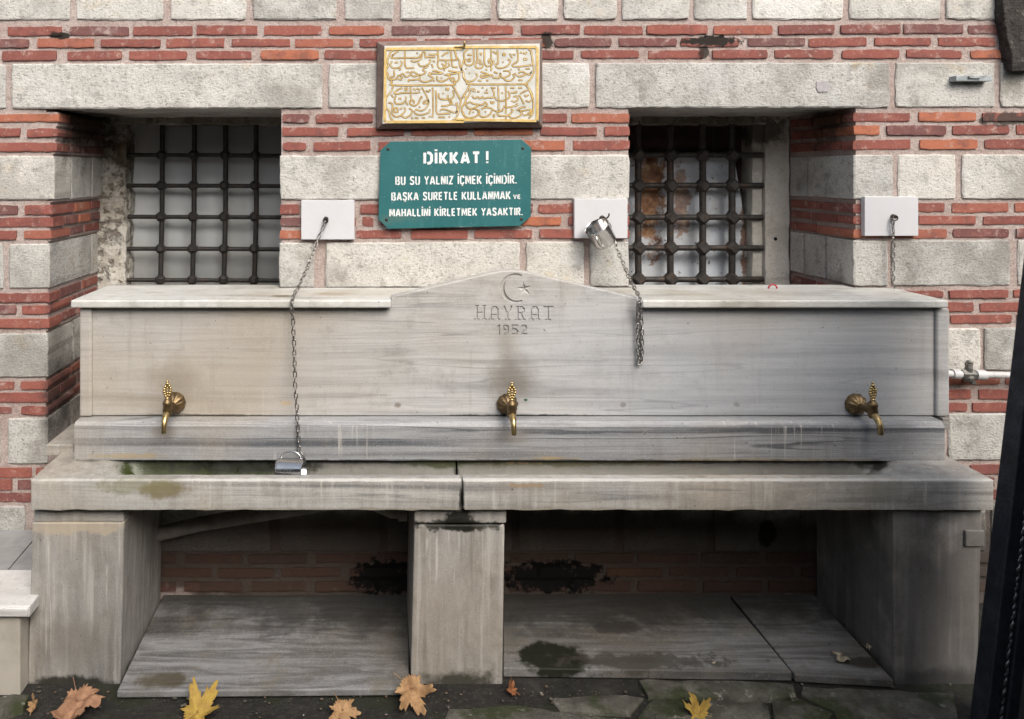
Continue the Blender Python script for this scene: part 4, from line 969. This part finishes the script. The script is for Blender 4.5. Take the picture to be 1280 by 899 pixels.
T5 = [  # upper right verse
 [(110, 200), (96, 240), (120, 270), (170, 262), (190, 224), (186, 100)], [(130, 206), (152, 200), (150, 226), (128, 222), (130, 206)], [(118, 158), (170, 160)], [(222, 100), (226, 200), (204, 270), (226, 300), (280, 290), (276, 250), (250, 262)], [(252, 150), (270, 144), (266, 164)], [(240, 206), (262, 224), (230, 246)],
 [(302, 100), (300, 200), (304, 250), (330, 280), (380, 264), (400, 230), (360, 210)], [(340, 230), (352, 206), (362, 232), (340, 246)], [(372, 100), (374, 250), (372, 330)], [(390, 120), (430, 150)], [(440, 110), (446, 240), (420, 260), (436, 294), (486, 298), (550, 272), (576, 222), (546, 206)],
 [(492, 232), (506, 240)], [(500, 140), (520, 150), (514, 164), (498, 158), (500, 140)], [(566, 150), (590, 158)], [(600, 154), (630, 156)], [(650, 100), (656, 220), (600, 260), (612, 282), (700, 280), (800, 264), (796, 246)], [(580, 170), (596, 190)],
 [(676, 130), (700, 140)], [(710, 136), (730, 146), (752, 130)], [(722, 190), (722, 212), (748, 208), (740, 190)], [(770, 100), (790, 112)],
 [(80, 350), (96, 420), (140, 440), (200, 420), (228, 376), (206, 350)], [(136, 360), (150, 346)], [(100, 300), (112, 310)], [(260, 340), (290, 346), (340, 366), (262, 380), (280, 402), (340, 386), (380, 372), (396, 400), (420, 404), (436, 400), (456, 404), (470, 350)], [(310, 312), (334, 318)], [(400, 340), (440, 352)],
 [(470, 346), (480, 392), (510, 400), (570, 370), (560, 330), (500, 330)], [(506, 404), (530, 430), (580, 430), (616, 396), (600, 360)], [(230, 430), (270, 432)], [(320, 424), (344, 434)], [(620, 350), (650, 380), (690, 386), (740, 360), (700, 336), (660, 352)], [(740, 360), (780, 366), (800, 336), (786, 360)], [(736, 306), (784, 304)], [(660, 426), (704, 426)], [(576, 316), (590, 308)], [(660, 300), (676, 322)],
 # lower right verse
 [(110, 630), (150, 560), (140, 530), (190, 520), (196, 546), (170, 530)], [(170, 590), (196, 620), (230, 604), (250, 620), (280, 606), (300, 620), (340, 612), (396, 608), (402, 560), (384, 520)], [(222, 546), (250, 550)], [(270, 504), (292, 506)], [(300, 556), (340, 560)], [(320, 526), (334, 530)], [(366, 504), (420, 510)],
 [(446, 490), (452, 620), (450, 730), (470, 752)], [(526, 490), (530, 640), (526, 780)], [(412, 606), (440, 640), (500, 644), (556, 616), (570, 590), (550, 540)], [(480, 560), (500, 566)], [(576, 508), (620, 510)], [(580, 560), (640, 556), (634, 540)], [(586, 640), (620, 656), (656, 630), (640, 596), (606, 606)], [(660, 506), (700, 508)],
 [(680, 570), (740, 540), (780, 536), (806, 620)], [(666, 580), (690, 620), (720, 680)], [(726, 580), (740, 600), (770, 580)], [(736, 640), (776, 656), (800, 636)],
 [(100, 600), (108, 690), (130, 724), (180, 726), (240, 690), (180, 676), (150, 660), (120, 672)], [(240, 690), (280, 686), (310, 660), (330, 690), (300, 700)], [(370, 646), (376, 670), (398, 668), (394, 650)],
 [(70, 760), (96, 810), (150, 826), (220, 806), (240, 760), (200, 730), (160, 740), (140, 790)], [(176, 762), (190, 768)], [(246, 740), (250, 800), (300, 818), (360, 786), (380, 730), (320, 716), (270, 730)], [(306, 756), (320, 766)], [(390, 740), (440, 760), (490, 750), (500, 720)], [(390, 800), (406, 792), (400, 822)],
 [(436, 770), (450, 800), (500, 806), (560, 796), (600, 750), (580, 730)], [(500, 700), (540, 716), (600, 706), (650, 690), (640, 670)], [(560, 800), (590, 828), (650, 820), (700, 780), (660, 740), (690, 716)], [(640, 740), (700, 752), (790, 740), (760, 790), (710, 800)], [(690, 716), (740, 712)], [(750, 780), (790, 790), (800, 740)], [(520, 826), (540, 830)]]
FR4 = [[(112, 62), (915, 58)], [(100, 62), (92, 830)], [(96, 836), (930, 832)],
       [(200, 66), (160, 90), (140, 130), (120, 190), (132, 240), (104, 290), (126, 330), (130, 370), (170, 410), (178, 446), (500, 446), (810, 442), (828, 420), (876, 390), (884, 320), (912, 290), (888, 240), (884, 190), (850, 140), (836, 80), (800, 64)],
       [(178, 456), (168, 500), (120, 560), (104, 600), (104, 680), (140, 720), (150, 780), (180, 826)], [(812, 452), (836, 490), (872, 560), (900, 610), (880, 690), (868, 750), (840, 800), (800, 828)]]
FR5 = [[(-20, 78), (840, 76), (862, 96), (860, 850)], [(0, 846), (850, 858)],
       [(130, 96), (84, 140), (88, 200), (72, 250), (56, 310), (80, 350), (76, 390), (110, 440), (140, 468), (400, 470), (720, 468), (750, 456), (800, 400), (826, 330), (816, 250), (806, 180), (790, 110), (764, 96)],
       [(140, 478), (120, 530), (60, 620), (96, 590), (100, 660), (60, 720), (72, 780), (110, 826)], [(736, 474), (760, 500), (800, 560), (816, 640), (820, 720), (806, 790), (770, 830)]]
strokes = [smoothp(q4(s)) for s in T4] + [smoothp(q5(s)) for s in T5]
frames = [q4(s) for s in FR4] + [q5(s) for s in FR5]
PXM = DW / F
m = MB(); stroke_mesh(m, strokes, 2.1 * PXM, -TQ - .0010, -TQ + .001); m.build('calligraphy_drawn_shadow', M_RELIEF_SHADE, pq)
m = MB(); stroke_mesh(m, strokes, 1.15 * PXM, -TQ - .0018, -TQ + .001); m.build('calligraphy', M_GILD, pq)
m = MB(); stroke_mesh(m, [smoothp(f) for f in frames[3:6] + frames[8:]], 2.2 * PXM, -TQ - .0014, -TQ + .001); m.build('cartouche_drawn_shadow', M_RELIEF_SHADE, pq)
m = MB(); stroke_mesh(m, [smoothp(f) for f in frames[3:6] + frames[8:]], 1.3 * PXM, -TQ - .0022, -TQ + .001); m.build('cartouche', M_GILD, pq)
m = MB(); stroke_mesh(m, frames[:3] + frames[6:8], 3.2 * PXM, -TQ - .003, -TQ + .001); m.build('gilded_border', M_GILD, pq)
m = MB(); c = P(580, 59, TQ + .004); m.tube([c + Vector((0, .02, 0)), c + Vector((0, -.010, 0)), c + Vector((0, -.014, .012)), c + Vector((0, -.012, .018))], .0045, 8); m.build('hook', M_BRASS, pq, smooth=60)

# white plates with ring bolts
def plate(label, x0, x1, y0, y1, bx, by, hook=False):
    pl = tag(empty('wall_plate', (X((x0 + x1) / 2), -.01, Z(y1))), label, 'wall plate', 'white plates on the wall')
    m = MB(); m.box(X(x0, .02), X(x1, .02), -.02, .004, Z(y1, .02), Z(y0, .02)); m.build('plate', M_WHITE, pl, bevel=.0015)
    m = MB(); c = P(bx, by, .02)
    m.tube([c, c + Vector((0, -.012, 0))], [.010, .008], 12)
    m.tube([c + Vector((.009 * math.cos(a), -.014, -.004 + .009 * math.sin(a))) for a in [k * math.pi / 5 for k in range(10)]], .0026, 6, closed=True)
    if hook: m.tube([c + Vector(v) for v in ((0, -.008, 0), (.006, -.02, -.002), (.012, -.026, .002), (.018, -.026, .010), (.019, -.024, .018))], .003, 6)
    m.build('ring_bolt', M_RUSTIRON, pl, smooth=60)
plate('white plate beside the left window, its chain leading down to the basin', 376.5, 443, 250.5, 299.5, 407.5, 274)
plate('white plate with a steel cup hung on its hook', 718, 784.5, 248.5, 298, 752.5, 272.5, True)
plate('white plate on the far right with a short chain hanging straight down', 1081, 1148, 246, 295, 1116, 271)

# chains, link by link
lk = MB(); L_, W_ = .0115, .0052
pth = []
for k in range(6): a = -math.pi / 2 + math.pi * k / 5; pth.append((W_ * math.sin(a) * 1.0, 0, (L_ - W_) + W_ * math.cos(a)))
pth2 = [(-p[0], 0, -p[2]) for p in pth]
lk.tube([Vector(p) for p in pth + pth2], .0019, 6, closed=True)
LINK = lk.mesh('link'); LINK.materials.append(M_CHAIN); LINK.polygons.foreach_set('use_smooth', [True] * len(LINK.polygons))
def chain(label, pts, jig=.0012, pitch=.0176):
    pts = [Vector(p) for p in pts]
    ch = tag(empty('chain', pts[-1]), label, 'chain', 'steel chains on the fountain')
    ch_inv = Matrix.Translation(-pts[-1])
    seg = []; 
    for a, b in zip(pts, pts[1:]): seg.append((a, b, (b - a).length))
    tot = sum(s_[2] for s_ in seg); d = pitch / 2; i = 0
    while d < tot:
        acc = 0
        for a, b, l in seg:
            if acc + l >= d: p = a.lerp(b, (d - acc) / l); dr = (b - a).normalized(); break
            acc += l
        o = bpy.data.objects.new('link', LINK); C.objects.link(o); o.parent = ch; o.matrix_parent_inverse = ch_inv
        o.location = p + Vector((random.uniform(-jig, jig), 0, 0))
        qd = dr.to_track_quat('Z', 'Y'); e = qd.to_matrix() @ Matrix.Rotation(R(90 if i % 2 else 0) + R(35) + random.uniform(-.35, .35), 3, 'Z')
        o.rotation_euler = e.to_euler(); d += pitch; i += 1
    return ch
chain('long thin chain draped over the left shelf slab down to the basin cup', [P(407, 277, .036), P(397, 300, .045), P(386, 330, .11), P(374, 357, .2), P(366.5, 371, .275), P(365, 377, .292), P(366, 400, .293), P(368.5, 470, .30), P(372, 530, .322), P(373.5, 562, .326), P(379, 569, .335)])
chain('thick doubled chain hanging from the hung cup over the panel', [P(759, 275, .05), P(764, 290, .035), P(772, 312, .06), P(781, 335, .12), P(790, 355, .2), P(799, 371, .275), P(800, 380, .292), P(802, 400, .262), P(802.5, 430, .261), P(802, 452, .262), P(798.5, 455, .264), P(797.5, 430, .266), P(797, 400, .268), P(798, 378, .296)])
chain('short rusty chain hanging straight down to the right shelf end', [P(1116, 274, .035), P(1116.5, 300, .03), P(1116, 330, .03), P(1116, 355, .03), P(1118, 360, .03)])

# steel cups
def cup(label, loc, axis, r, h, handle_ang, hl=True):
    c = tag(empty('cup', loc), label, 'cup', 'steel drinking cups')
    q = Vector(axis).normalized().to_track_quat('Z', 'Y'); mt = Matrix.Translation(loc) @ q.to_matrix().to_4x4()
    m = MB(); seg = 28; prof = [(0, 0), (r * .80, 0), (r * .92, .004), (r * .97, .012), (r, h - .004), (r * 1.05, h - .002), (r * 1.06, h), (r * 1.03, h + .001), (r * .97, h - .003), (r * .93, .012), (r * .8, .004), (0, .003)]
    for rr, z in prof:
        for k in range(seg): a = 2 * math.pi * k / seg; m.v.append(tuple(mt @ Vector((max(rr, .0002) * math.cos(a), max(rr, .0002) * math.sin(a), z))))
    for j in range(len(prof) - 1):
        for k in range(seg): m.f.append((j * seg + k, j * seg + (k + 1) % seg, (j + 1) * seg + (k + 1) % seg, (j + 1) * seg + k))
    m.build('body', M_STEEL, c, smooth=50)
    m = MB(); ca, sa = math.cos(handle_ang), math.sin(handle_ang); pth = []
    for k in range(9):
        a = math.pi * k / 8; pth.append(mt @ Vector(((r * .98 + .020 * math.sin(a)) * ca, (r * .98 + .020 * math.sin(a)) * sa, h * .52 + h * .36 * math.cos(a))))
    m.tube(pth, .0028, 8); m.build('handle', M_STEEL, c, smooth=60)
    return c
# lies on its side in the trough
cb = P(346, 587, .385); cup('shiny steel cup lying on its side in the basin', cb + Vector((0, 0, .000)), (1, -.12, .05), .037, .090, R(80))
ca_ = P(753, 296, .065); ax = Vector((-.42, -.25, .62))
cup('steel cup hanging tilted from the hook of the middle white plate', P(757.5, 304, .075), ax, .044, .080, R(-60))

# small fittings
vp = tag(empty('water_pipe', (X(1225), -.04, Z(470))), 'white water pipe with a metal valve on the wall right of the fountain', 'pipe')
tp = .05
m = MB(); m.tube([P(1178, 467, tp), P(1203, 468, tp)], .013, 14); m.tube([P(1190, 467.3, tp), P(1199, 467.8, tp)], .018, 14); m.build('pipe', M_PIPE, vp, smooth=50)
m = MB(); m.tube([P(1218, 468.5, tp), P(1400, 471, tp)], .0125, 14); m.tube([P(1219, 468.5, tp), P(1231, 469, tp)], .0185, 14); m.build('pipe', M_PIPE, vp, smooth=50)
M_VALVE = simple('grey_valve_metal', (.22, .215, .20), .5, .6, .4, 40, .3, (.10, .09, .07), .6, 40)
m = MB(); c = P(1210, 468, tp)
m.tube([c + Vector((-.024, 0, 0)), c + Vector((-.014, 0, 0)), c + Vector((.014, 0, 0)), c + Vector((.026, 0, 0))], [.017, .020, .020, .017], 6)
m.tube([c, c + Vector((0, -.004, .026)), c + Vector((0, -.004, .040))], [.014, .013, .010], 10); m.ball(c + Vector((0, 0, -.010)), .021, sz=.9)
m.build('valve', M_VALVE, vp, bevel=.001)
m = MB(); c = c + Vector((0, -.004, .034)); m.box(c.x - .014, c.x + .014, c.y - .004, c.y + .004, c.z, c.z + .012); m.ball(c + Vector((0, 0, .012)), .009); m.build('valve_handle', M_VALVE, vp, bevel=.002)
m = MB(); c = P(1210, 468, .02); m.box(c.x - .008, c.x + .008, -tp, .01, c.z - .03, c.z - .016); m.build('clamp', M_VALVE, vp, bevel=.002)

fb = tag(empty('metal_bracket', (X(1220), -.02, Z(100))), 'short grey metal bracket fixed in the stone near the top right corner', 'bracket')
M_GREYM = simple('weathered_grey_metal', (.36, .40, .41), .6, .2, .4, 30, .3, (.08, .075, .06), .6, 20)
m = MB(); m.box(X(1195.5, .035), X(1240, .035), -.035, .01, Z(101.5, .035), Z(94.5, .035)); m.build('bar', M_GREYM, fb, bevel=.002)
m = MB(); m.box(X(1212, .042), X(1226, .042), -.042, -.03, Z(98, .042), Z(95, .042)); m.build('tongue', M_GREYM, fb, bevel=.001)

db = tag(empty('timber_bracket', (X(1280, .3), 0, Z(84, .2))), 'dark rough timber bracket end jutting out at the top right corner', 'bracket')
M_DARKW = simple('charred_timber', (.045, .040, .036), .85, 0, .5, 20, .9, (.16, .145, .125), .6, 24, .3, .01)
m = MB(); n = 16
for i in range(n + 1):
    k = i / n; yy = -40 + k * 124
    for q_, (a, t_) in enumerate(((1253 + .17 * max(0, yy - 10), -.004), (1253 + .17 * max(0, yy - 10), .04), (1345, .05), (1345, -.004))):
        p = P(a, yy + (6 if q_ == 1 and i == n else 0), .04); r_ = mnoise.noise_vector(Vector((p.x * 22, t_ * 40, p.z * 22))) * .007; m.v.append((p.x + r_.x, -t_ + r_.y * .6, p.z))
for i in range(n):
    for k in range(4): m.f.append((4 * i + k, 4 * i + (k + 1) % 4, 4 * i + 4 + (k + 1) % 4, 4 * i + 4 + k))
m.f += [(0, 1, 2, 3), tuple(4 * n + k for k in range(4))]
m.build('timber', M_DARKW, db, bevel=.004)
m = MB(); m.ball(P(1300, 40, .055), .012, sy=.5); m.build('bolt', M_IRON, db, smooth=60)

rg = MB(); c = P(966, 361, .03); rg.tube([c + Vector((.016 * math.cos(a), 0, .016 * math.sin(a))) for a in [k * math.pi / 9 for k in range(18)]], .0032, 8, closed=True)
tag(rg.build('red_ring', simple('red_plastic', (.45, .05, .06), .4), None, smooth=60), 'small red ring standing at the back of the right shelf slab', 'ring')

dp = MB(); dp.tube([P(196, 668, .06), P(250, 655, .06), P(330, 642, .06), P(420, 628, .06)], .026, 14)
tag(dp.build('drain_pipe', simple('dusty_grey_pipe', (.22, .20, .175), .7, 0, .3, 20, .2, (.12, .10, .08), .6, 12), None, smooth=50), 'grey sloping drain pipe under the left half of the basin', 'pipe')
d2 = MB(); c = P(498, 640, .2); d2.tube([c + Vector((-.09, 0, .03)), c + Vector((-.02, 0, 0)), c], [.022, .022, .022], 14); d2.tube([c, c + Vector((.03, 0, 0))], [.03, .03], 14)
tag(d2.build('drain_outlet', simple('pale_drain_plastic', (.33, .30, .26), .6), None, smooth=50), 'pale drain outlet under the basin beside the middle leg', 'pipe')

# raised step on the left
ZST = ZC - 1.357
stp = tag(empty('raised_step', (X(-60), -.3, 0)), kind='structure')
M_TILE = simple('grey_paving_tile', (.30, .30, .295), .6, 0, .2, 14, .1, (.18, .175, .165), .5, 6)
M_CAP = marble('white_step_marble', light=(.66, .66, .65), mid=(.58, .58, .57), dark=(.42, .41, .40), grime=.4, tintk=.2)
M_STEPF = simple('rendered_step_face', (.46, .425, .365), .8, 0, .2, 8, .2, (.27, .235, .18), .5, 4)
xs_ = X(37, .45)
m = MB(); m.box(-2.6, xs_ - .02, -.28, .0, -.05, ZST - .032); m.build('step_core', M_STEPF, stp)
m = MB(); m.box(-2.2, xs_ - .012, -.488, -.282, -.05, ZST - .032); m.build('step_face', M_STEPF, stp, bevel=.004)
for pts in ([(-120, 662), (-42, 662), (-92, 714.5), (-190, 714.5)], [(-40, 662), (52, 662), (7.5, 714.5), (-90, 714.5)], [(54, 662), (75, 662), (52, 714.5), (9, 714.5)]):
    q = []
    for (px, py) in pts:
        d = (ZC - ZST) * F / (py - CY); q.append((min((px - CX) * d / F, X(66, .2)), -(DW - d)))
    m = MB(); m.prism(q, ZST - .03, ZST, 'z'); m.build('tile', M_TILE, stp, bevel=.001)
m = MB(); m.box(-2.2, X(37, .5), -.50, -.288, ZST - .030, ZST + .006); m.build('cap_slab', M_CAP, stp, bevel=.004)
m = MB(); m.box(-2.2, X(34.5, .505), -.506, -.500, ZST - .024, ZST + .001); m.build('nosing', M_CAP, stp, bevel=.002)

# ---------------------------------------------------------------- iron gate leaf at the right
ga = tag(empty('iron_gate', (X(1225, .62), -.62, 0)), 'dark iron gate leaf with a twisted rope moulding, leaning at the right edge', 'gate')
M_GATE = simple('navy_black_gate_paint', (.030, .033, .044), .42, .2, .45, 20, .6, (.07, .07, .08), .55, 12, .5, .006)
M_PANELG = simple('grey_gate_sheet', (.10, .095, .09), .6, .2, .3, 12, .2, (.05, .045, .04), .5, 6)
lean = math.tan(R(6.7)); HG = 2.0
def lean_bar(name, mat, x0, x1, y0, y1, z0, z1, par=ga, bevel=.004):
    q = []
    for z in (z0, z1): q += [(x0 + lean * z, y0, z), (x1 + lean * z, y0, z), (x1 + lean * z, y1, z), (x0 + lean * z, y1, z)]
    m = MB(); m.hexa(q); return m.build(name, mat, par, bevel=bevel)
gx0 = X(1220, .62) - lean * .05
lean_bar('stile', M_GATE, gx0, gx0 + .036, -.66, -.60, .0, HG)
lean_bar('inner_stile', M_GATE, gx0 + .054, gx0 + .096, -.665, -.605, .0, HG)
lean_bar('web', M_GATE, gx0 + .035, gx0 + .055, -.64, -.615, .01, HG - .01, bevel=0)
m = MB()
for s_ in range(2):
    pth = []
    for k in range(240):
        z = .02 + k * (HG - .04) / 239; a = z * 2 * math.pi / .055 + s_ * math.pi
        pth.append(Vector((gx0 + .045 + lean * z + .0055 * math.cos(a), -.648 + .0055 * math.sin(a), z)))
    m.tube(pth, .0062, 6)
m.build('rope_moulding', simple('worn_rope_iron', (.22, .225, .24), .28, .8, .4, 50, .1), ga, smooth=60)
def leaf_bar(name, mat, a, b, z0, z1, th, bevel=.004):
    """part of the swung leaf: a, b = metres out along the leaf from its far stile"""
    f = lambda d, o: (gx0 + .10 - .42 * d + o, -.64 - d)
    q = []
    for z in (z0, z1):
        for d, o in ((b, -th), (b, th), (a, th), (a, -th)):
            x, y = f(d, o); q.append((x + lean * z, y, z))
    m = MB(); m.hexa(q); return m.build(name, mat, ga, bevel=bevel)
leaf_bar('gate_sheet', M_PANELG, .0, 1.12, .03, HG - .05, .005, .001)
leaf_bar('rail', M_GATE, .0, 1.12, .0, .06, .017); leaf_bar('rail', M_GATE, .0, 1.12, HG - .06, HG, .017); leaf_bar('rear_stile', M_GATE, 1.11, 1.16, .0, HG, .02)

# ---------------------------------------------------------------- fallen leaves and litter
def leaf_mat(name, c1, c2, c3):
    s = NT(name); a = s.noise(30, 5, .65); b = s.noise(140, 4, .7)
    c = s.mix(s.rng(a, .38, .62, 0, 1), c1, c2); c = s.mix(s.rng(b, .52, .7, 0, .6), c, c3)
    s.bump((b, .4, .003), (a, .3, .006)); return s.fin(c, .7, 0, .3)
ML_TAN = leaf_mat('dry_tan_leaf', (.38, .235, .115), (.29, .165, .08), (.14, .075, .04))
ML_BRN = leaf_mat('dry_brown_leaf', (.34, .19, .11), (.24, .125, .07), (.12, .06, .035))
ML_YEL = leaf_mat('yellow_leaf', (.40, .27, .055), (.30, .19, .045), (.18, .10, .035))
ML_ORG = leaf_mat('rusty_leaf', (.30, .115, .045), (.2, .08, .035), (.10, .045, .025))
ML_PAL = leaf_mat('pale_scrap', (.45, .40, .30), (.36, .31, .22), (.22, .18, .13))
def leaf(label, px, py, size, rz, tilt, curl, mat, crumple=.3, seed=1):
    d = (ZC - .012) * F / (py - CY); loc = Vector(((px - CX) * d / F, -(DW - d), .014))
    lf = tag(empty('fallen_leaf', loc), label, 'leaf', 'fallen plane leaves')
    n, rings = 100, 9; m = MB(); rot = Matrix.Rotation(rz, 3, 'Z') @ Matrix.Rotation(tilt[1], 3, 'Y') @ Matrix.Rotation(tilt[0], 3, 'X'); lo = 9
    pts = []
    def outline(a):
        r_ = .42
        for c_, l_, w_ in ((90, 1.0, 30), (34, .9, 27), (146, .9, 27), (-20, .62, 24), (200, .62, 24)):
            da = (math.degrees(a) - c_ + 180) % 360 - 180; r_ = max(r_, l_ * max(0, 1 - (abs(da) / w_ / 1.55)) ** .75) if abs(da) < w_ * 1.55 else r_
        return r_ * (1 + .10 * math.sin(a * 23 + seed) + .05 * math.sin(a * 41))
    for j in range(rings + 1):
        for k in range(n):
            a = 2 * math.pi * k / n; rr = outline(a) * j / rings
            x, y = rr * math.cos(a), rr * math.sin(a)
            z = curl * (rr ** 2) * (1 + .7 * math.sin(a * 2.5 + seed)) + crumple * .35 * mnoise.noise(Vector((x * 2.3 + seed, y * 2.3, seed))) + .06 * math.cos(a * 5 - math.pi / 2) * rr
            pts.append(rot @ (Vector((x, y, z)) * size * .5))
    zmin = min(p.z for p in pts)
    pts = [p + loc - Vector((0, 0, zmin + .006)) for p in pts]
    for j in range(rings):
        for k in range(n):
            if j == 0: 
                m.f.append((k, n + k, n + (k + 1) % n))
            else: m.f.append((j * n + k, j * n + (k + 1) % n, (j + 1) * n + (k + 1) % n, (j + 1) * n + k))
    m.v = [tuple(p) for p in pts]
    b = m.build('blade', mat, lf, smooth=180); so_ = b.modifiers.new('thick', 'SOLIDIFY'); so_.thickness = .0008
    s = MB(); base = pts[0]; dr = rot @ Vector((.15, -1, 0)); dr.z *= .3
    s.tube([base, base + dr * size * .25 + Vector((0, 0, .004)), base + dr * size * .55], [.0016, .0014, .0011], 6); s.build('stem', mat, lf, smooth=60)
    return lf
leaf('large curled brown leaf on the ground before the left leg', 97, 887, .205, R(200), (R(-6), R(5)), .16, ML_BRN, 1.25, 3)
leaf('small tan leaf on the ground near the step', 41, 886, .062, R(-20), (R(45), R(-20)), .4, ML_TAN, .5, 5)
leaf('bright yellow leaf with raised lobes before the left floor slab', 246, 893, .175, R(-38), (R(20), R(8)), .40, ML_YEL, .35, 8)
leaf('tan leaf with narrow fingers lying before the left floor slab', 428, 890, .13, R(195), (R(-22), R(5)), .3, ML_TAN, .4, 11)
leaf('large tan leaf propped up against the foot of the middle leg', 513, 876, .16, R(205), (R(-38), R(12)), .4, ML_TAN, .8, 14)
leaf('small rusty leaf lying just right of the middle leg', 640, 866, .062, R(60), (R(45), R(0)), .5, ML_ORG, .6, 17)
leaf('yellow and brown leaf lying on the mossy paving stones', 874, 897, .12, R(10), (R(30), R(0)), .35, ML_YEL, .6, 20)
def scrap(label, px, py, size, seed):
    d = (ZC - ZS - .004) * F / (py - CY); loc = Vector(((px - CX) * d / F, -(DW - d), ZS + .003))
    m = MB(); n = 7
    for j in range(n):
        for i in range(n):
            x, y = (i / (n - 1) - .5), (j / (n - 1) - .5); v = mnoise.noise_vector(Vector((x * 2.6 + seed, y * 2.6, seed)))
            m.v.append((loc.x + size * (x + v.x * .5), loc.y + size * (y * .8 + v.y * .4), loc.z + size * (.35 + v.z * .7 * (1 - .3 * abs(x)))))
    zm = min(v[2] for v in m.v); m.v = [(a, b, c - zm + ZS + .003) for a, b, c in m.v]
    m.f = [(j * n + i, j * n + i + 1, (j + 1) * n + i + 1, (j + 1) * n + i) for j in range(n - 1) for i in range(n - 1)]
    o = m.build('dry_scrap', ML_PAL, None, smooth=180); q = o.modifiers.new('thick', 'SOLIDIFY'); q.thickness = .0008
    tag(o, label, 'leaf scrap', 'dry scraps on the floor slabs')
scrap('pale crumpled scrap of leaf on the narrow right floor slab', 1051, 826, .036, 2)
scrap('tiny pale scrap of leaf against the inner side of the right leg', 1087, 812, .026, 6)
scrap('tiny white fleck of litter on the wide right floor slab', 893, 830, .012, 9)
db_ = MB(); random.seed(3)
for i in range(260):
    px, py = random.uniform(-20, 1240), random.choice([random.uniform(856, 905), random.uniform(866, 880)])
    d = ZC * F / (py - CY); x, y = (px - CX) * d / F, -(DW - d); r_ = random.choice([.0012, .0018, .0025, .003, .005]) * random.uniform(.7, 1.3)
    db_.ball((x, y, r_ * .5 + .006), r_, sx=random.uniform(.7, 1.6), sy=random.uniform(.7, 1.3), sz=.4, u=5, v=4)
def grit_mat():
    s = NT('loose_grit'); v = s.noise(37, 2, .5); return s.fin(s.ramp(v, [(.3, (.03, .026, .02)), (.5, (.12, .10, .08)), (.62, (.10, .06, .03)), (.7, (.35, .33, .30))]), .9)
tag(db_.build('grit', grit_mat(), None), 'loose grit and crumbs scattered on the dark ground', 'grit', kind='stuff')
